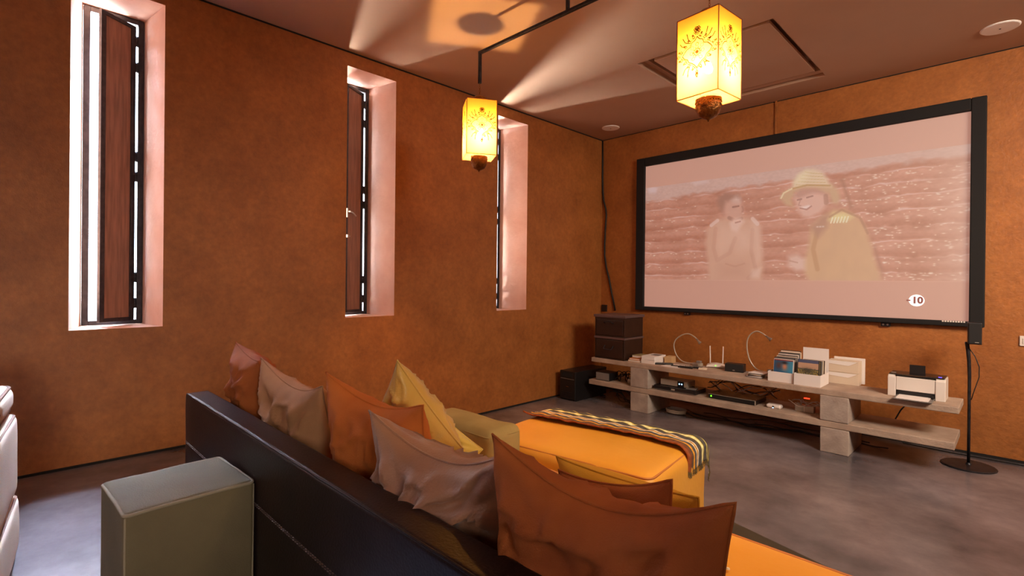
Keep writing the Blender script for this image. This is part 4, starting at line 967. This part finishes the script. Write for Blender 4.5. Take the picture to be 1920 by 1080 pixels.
# ------------------------------------------------------------------ pouf
PF = thing('pouf', 'tall grey-green canvas cube pouf behind the sofa', 'pouf', (-1.722, .364, .26), math.radians(2.5))
pw, pd, ph_ = .147, .155, .55
obj('body', MB().softbox(-pw, pw, -pd, pd, 0, ph_, r=.012, puff=.006, n=22, wob=.004, seed=5), M['canvas_grey'], PF, smooth=True)
lp = rect_loop(-pw + .002, pw - .002, -pd + .002, pd - .002, .014, ph_ - .006)
dn = []
for i in range(len(lp)):
    a, b = Vector(lp[i]), Vector(lp[(i + 1) % len(lp)]); m_ = max(1, int((b - a).length / .02))
    for k in range(m_):
        q = a.lerp(b, k / m_); q.z += .003 * noise.noise(q * 12); dn.append(q)
obj('piping', MB().tube(dn, .0052, 6, closed=True), M['canvas_pipe'], PF, smooth=True)
for sx in (-1, 1):
    for sy in (-1, 1): obj('corner_seam', MB().tube([(sx * (pw - .003), sy * (pd - .003), .01), (sx * (pw - .003), sy * (pd - .003), ph_ - .012)], .003, 5), M['canvas_pipe'], PF, smooth=True)

# ------------------------------------------------------------------ armchair at the left edge
AC = thing('armchair', 'cream piped armchair cut off by the left edge of the picture', 'armchair', (-2.30, -.012, .26), math.radians(-6))
def piped(name, x0, x1, y0, y1, z0, z1, m, mp, r=.03, puff=.012, seed=0):
    o = obj(name, MB().softbox(x0, x1, y0, y1, z0, z1, r=r, puff=puff, n=18, wob=.003, seed=seed), m, AC, smooth=True)
    for zz in (z0 + .010, z1 - .010):
        obj('piping', MB().tube([Vector(p) for p in rect_loop(x0 + .008, x1 - .008, y0 + .008, y1 - .008, r, zz)], .006, 6, closed=True), mp, o, smooth=True)
    obj('piping', MB().tube([(x1 - .009, y1 - .009, z0 + .02), (x1 - .004, y1 - .004, (z0 + z1) / 2), (x1 - .009, y1 - .009, z1 - .02)], .006, 6), mp, o, smooth=True)
    return o
piped('base', -.62, .06, -.80, .0, .02, .25, M['cream'], M['cream_pipe'], seed=1)
piped('seat_cushion', -.60, .0, -.78, -.005, .26, .585, M['cream'], M['cream_pipe'], seed=2)
piped('back_cushion', -.62, -.25, -.76, -.02, .59, .70, M['cream'], M['cream_pipe'], r=.04, seed=3)
for a in (-.58, 0):
    for b in (-.76, -.06): obj('leg', MB().box(a, a + .04, b, b + .04, 0, .03), M['black_plastic'], AC)
o = obj('lumbar_pillow', MB().softbox(-.25, .25, -.36, .36, -.06, .06, r=.055, puff=.02, n=14), M['linen_orange'], smooth=True); o.location = (-2.85, -.40, 1.028); o.rotation_euler = (0, 0, math.radians(-6))
tag(o, 'orange pillow lying on top of the cream armchair at left edge', 'pillow')

# ------------------------------------------------------------------ cushions
def cushion(label, TL, TR, BR, BL, thick, m, seed, sag=0.0, wr=.012, pin=.07, seam=True, cat='cushion', fold=0.0, group='scatter cushions on the sofa'):
    TL, TR, BR, BL = map(Vector, (TL, TR, BR, BL)); c = (TL + TR + BR + BL) / 4; base = Vector((c.x, c.y, min(BL.z, BR.z)))
    nrm = ((TR - BL).cross(TL - BR)).normalized()
    if nrm.y > 0: nrm = -nrm          # towards the viewer side (-y)
    t = thing('cushion', label, cat, base, 0, group); n = 44
    so_ = Vector((seed * 7.13, seed * 3.7, seed))
    def P(u, v, side):
        U = u; V = v
        us = u * (1 - pin * (1 - abs(v) ** 2.2) * abs(u) ** 2); vs_ = v * (1 - pin * (1 - abs(u) ** 2.2) * abs(v) ** 2)
        a, b = (us + 1) / 2, (vs_ + 1) / 2
        q = BL.lerp(BR, a).lerp(TL.lerp(TR, a), b)
        up = ((TL + TR) - (BL + BR)).normalized()
        q = q - up * sag * (1 - u * u) ** 1.2 * max(0, (v + 1) / 2) ** 2
        prof = ((1 - abs(u) ** 2.6) * (1 - abs(v) ** 2.6)) ** .52
        h_ = thick / 2 * prof
        # folds fan from the corners, fade to the middle
        e = 0
        for (cu, cv, k) in ((-1, 1, 1), (1, 1, 2), (1, -1, 3), (-1, -1, 4)):
            dx, dy = u - cu, v - cv; r = math.hypot(dx, dy) + 1e-6; an = math.atan2(dy, dx)
            e += math.sin(an * (9 + k) + seed * 1.7 + k + 1.5 * noise.noise(Vector((r * 2, seed, k)))) * math.exp(-((r - .6) / .45) ** 2) * .34
        e += 1.1 * noise.noise(Vector((u * 2.3, v * 1.6, side * 3)) + so_) + .55 * noise.noise(Vector((u * 6, v * 4.2, side * 2)) + so_) + .25 * noise.noise(Vector((u * 13, v * 10, side * 2)) + so_)
        ridge = 1 - abs(noise.noise(Vector((u * 2.1 + v * 1.1, v * 2.8 - u, side)) + so_ * 1.3)) * 2
        e += 1.3 * fold * ridge ** 4 if ridge > 0 else 0
        h_ += 1.25 * wr * e * prof ** 1.6
        return q + nrm * side * h_ - base
    mb = MB(); idx = {}
    def V(i, j, side):
        edge = i in (0, n) or j in (0, n); key = (i, j, 0 if edge else side)
        if key not in idx:
            u, v = -math.cos(math.pi * i / n) * .55 + (2 * i / n - 1) * .45, -math.cos(math.pi * j / n) * .55 + (2 * j / n - 1) * .45
            idx[key] = len(mb.v); mb.v.append(tuple(P(u, v, side)))
        return idx[key]
    for i in range(n):
        for j in range(n):
            mb.f.append((V(i, j, 1), V(i + 1, j, 1), V(i + 1, j + 1, 1), V(i, j + 1, 1))); mb.mi.append(0)
            mb.f.append((V(i, j, -1), V(i, j + 1, -1), V(i + 1, j + 1, -1), V(i + 1, j, -1))); mb.mi.append(0)
    obj('cover', mb, m, t, smooth=True)
    if seam:
        ring = [P(-1 + 2 * k / 30, 1, 1) for k in range(30)] + [P(1, 1 - 2 * k / 30, 1) for k in range(30)] + [P(1 - 2 * k / 30, -1, 1) for k in range(30)] + [P(-1, -1 + 2 * k / 30, 1) for k in range(30)]
        obj('seam', MB().tube(ring, .0028, 5, closed=True), m, t, smooth=True)
    return t


cushion('orange brown linen cushion at the far left end of the sofa', (-2.35, .70, 1.13), (-2.05, .69, 1.085), (-2.07, .82, .64), (-2.39, .82, .66), .17, M['linen_rust'], 1, wr=.018, fold=1.0, pin=.075)
cushion('brown cotton cushion second from the left on the sofa', (-2.035, .695, 1.10), (-1.52, .70, 1.07), (-1.55, .83, .63), (-2.04, .80, .64), .16, M['linen_brown'], 2, sag=.045, wr=.016, fold=1.0, pin=.075)
cushion('bright orange linen cushion third from the left', (-1.475, .69, 1.12), (-1.045, .74, 1.09), (-1.09, .84, .63), (-1.50, .82, .63), .17, M['linen_orange'], 3, sag=.03, wr=.012, fold=.8, pin=.09)
cushion('crumpled taupe satin cushion leaning before the gold ones', (-1.14, .645, 1.075), (-.685, .69, 1.07), (-.70, .80, .62), (-1.11, .79, .63), .17, M['satin_taupe'], 4, sag=.055, wr=.024, fold=1.8, pin=.085)
cushion('gold satin cushion standing on its corner behind the taupe one', (-1.29, .82, 1.165), (-1.20, 1.0, .885), (-1.42, 1.06, .66), (-1.52, .87, .94), .14, M['satin_gold'], 5, wr=.018, fold=1.2, pin=.075)
cushion('yellow satin cushion tipped over beside the gold one', (-1.72, 1.24, .905), (-1.345, 1.21, .80), (-1.38, 1.10, .65), (-1.74, 1.12, .68), .12, M['satin_yellow'], 6, wr=.020, fold=1.2, pin=.075)
cushion('large rust linen cushion in front, nearest to viewer', (-.690, .645, 1.115), (-.248, .65, 1.125), (-.315, .80, .62), (-.735, .79, .62), .18, M['linen_rust'], 8, sag=.060, wr=.022, fold=1.5, pin=.08)
cushion('mustard cotton cushion behind the large rust one', (-.83, 1.0, .955), (-.455, 1.0, .965), (-.46, 1.12, .63), (-.82, 1.12, .63), .13, M['mustard'], 9, wr=.010, fold=.8)
cushion('small brown cushion peeking between rust and mustard cushions', (-.74, .90, .97), (-.452, .88, 1.035), (-.44, .95, .63), (-.76, .96, .63), .09, M['linen_rust'], 10, wr=.008, pin=.12)
t = thing('cushion', 'olive box cushion lying at the front edge of the seat', 'cushion', (-1.76, 1.52, .62), 0, 'scatter cushions on the sofa')
obj('cover', MB().softbox(-.26, .225, -.10, .10, 0, .145, r=.035, puff=.012, n=20, wob=.010, seed=14), M['olive'], t, smooth=True)
obj('seam', MB().tube([Vector(p) for p in rect_loop(-.255, .22, -.095, .095, .03, .125)], .003, 6, closed=True), M['olive'], t, smooth=True)
o = obj('paper_scrap', MB().lathe([(.001, 0), (.006, .001), (.004, .004), (.001, .005)], seg=7), M['white_paper']); o.location = (-.545, 1.38, .632); tag(o, 'tiny white crumb lying on the tan sofa seat', 'crumb')
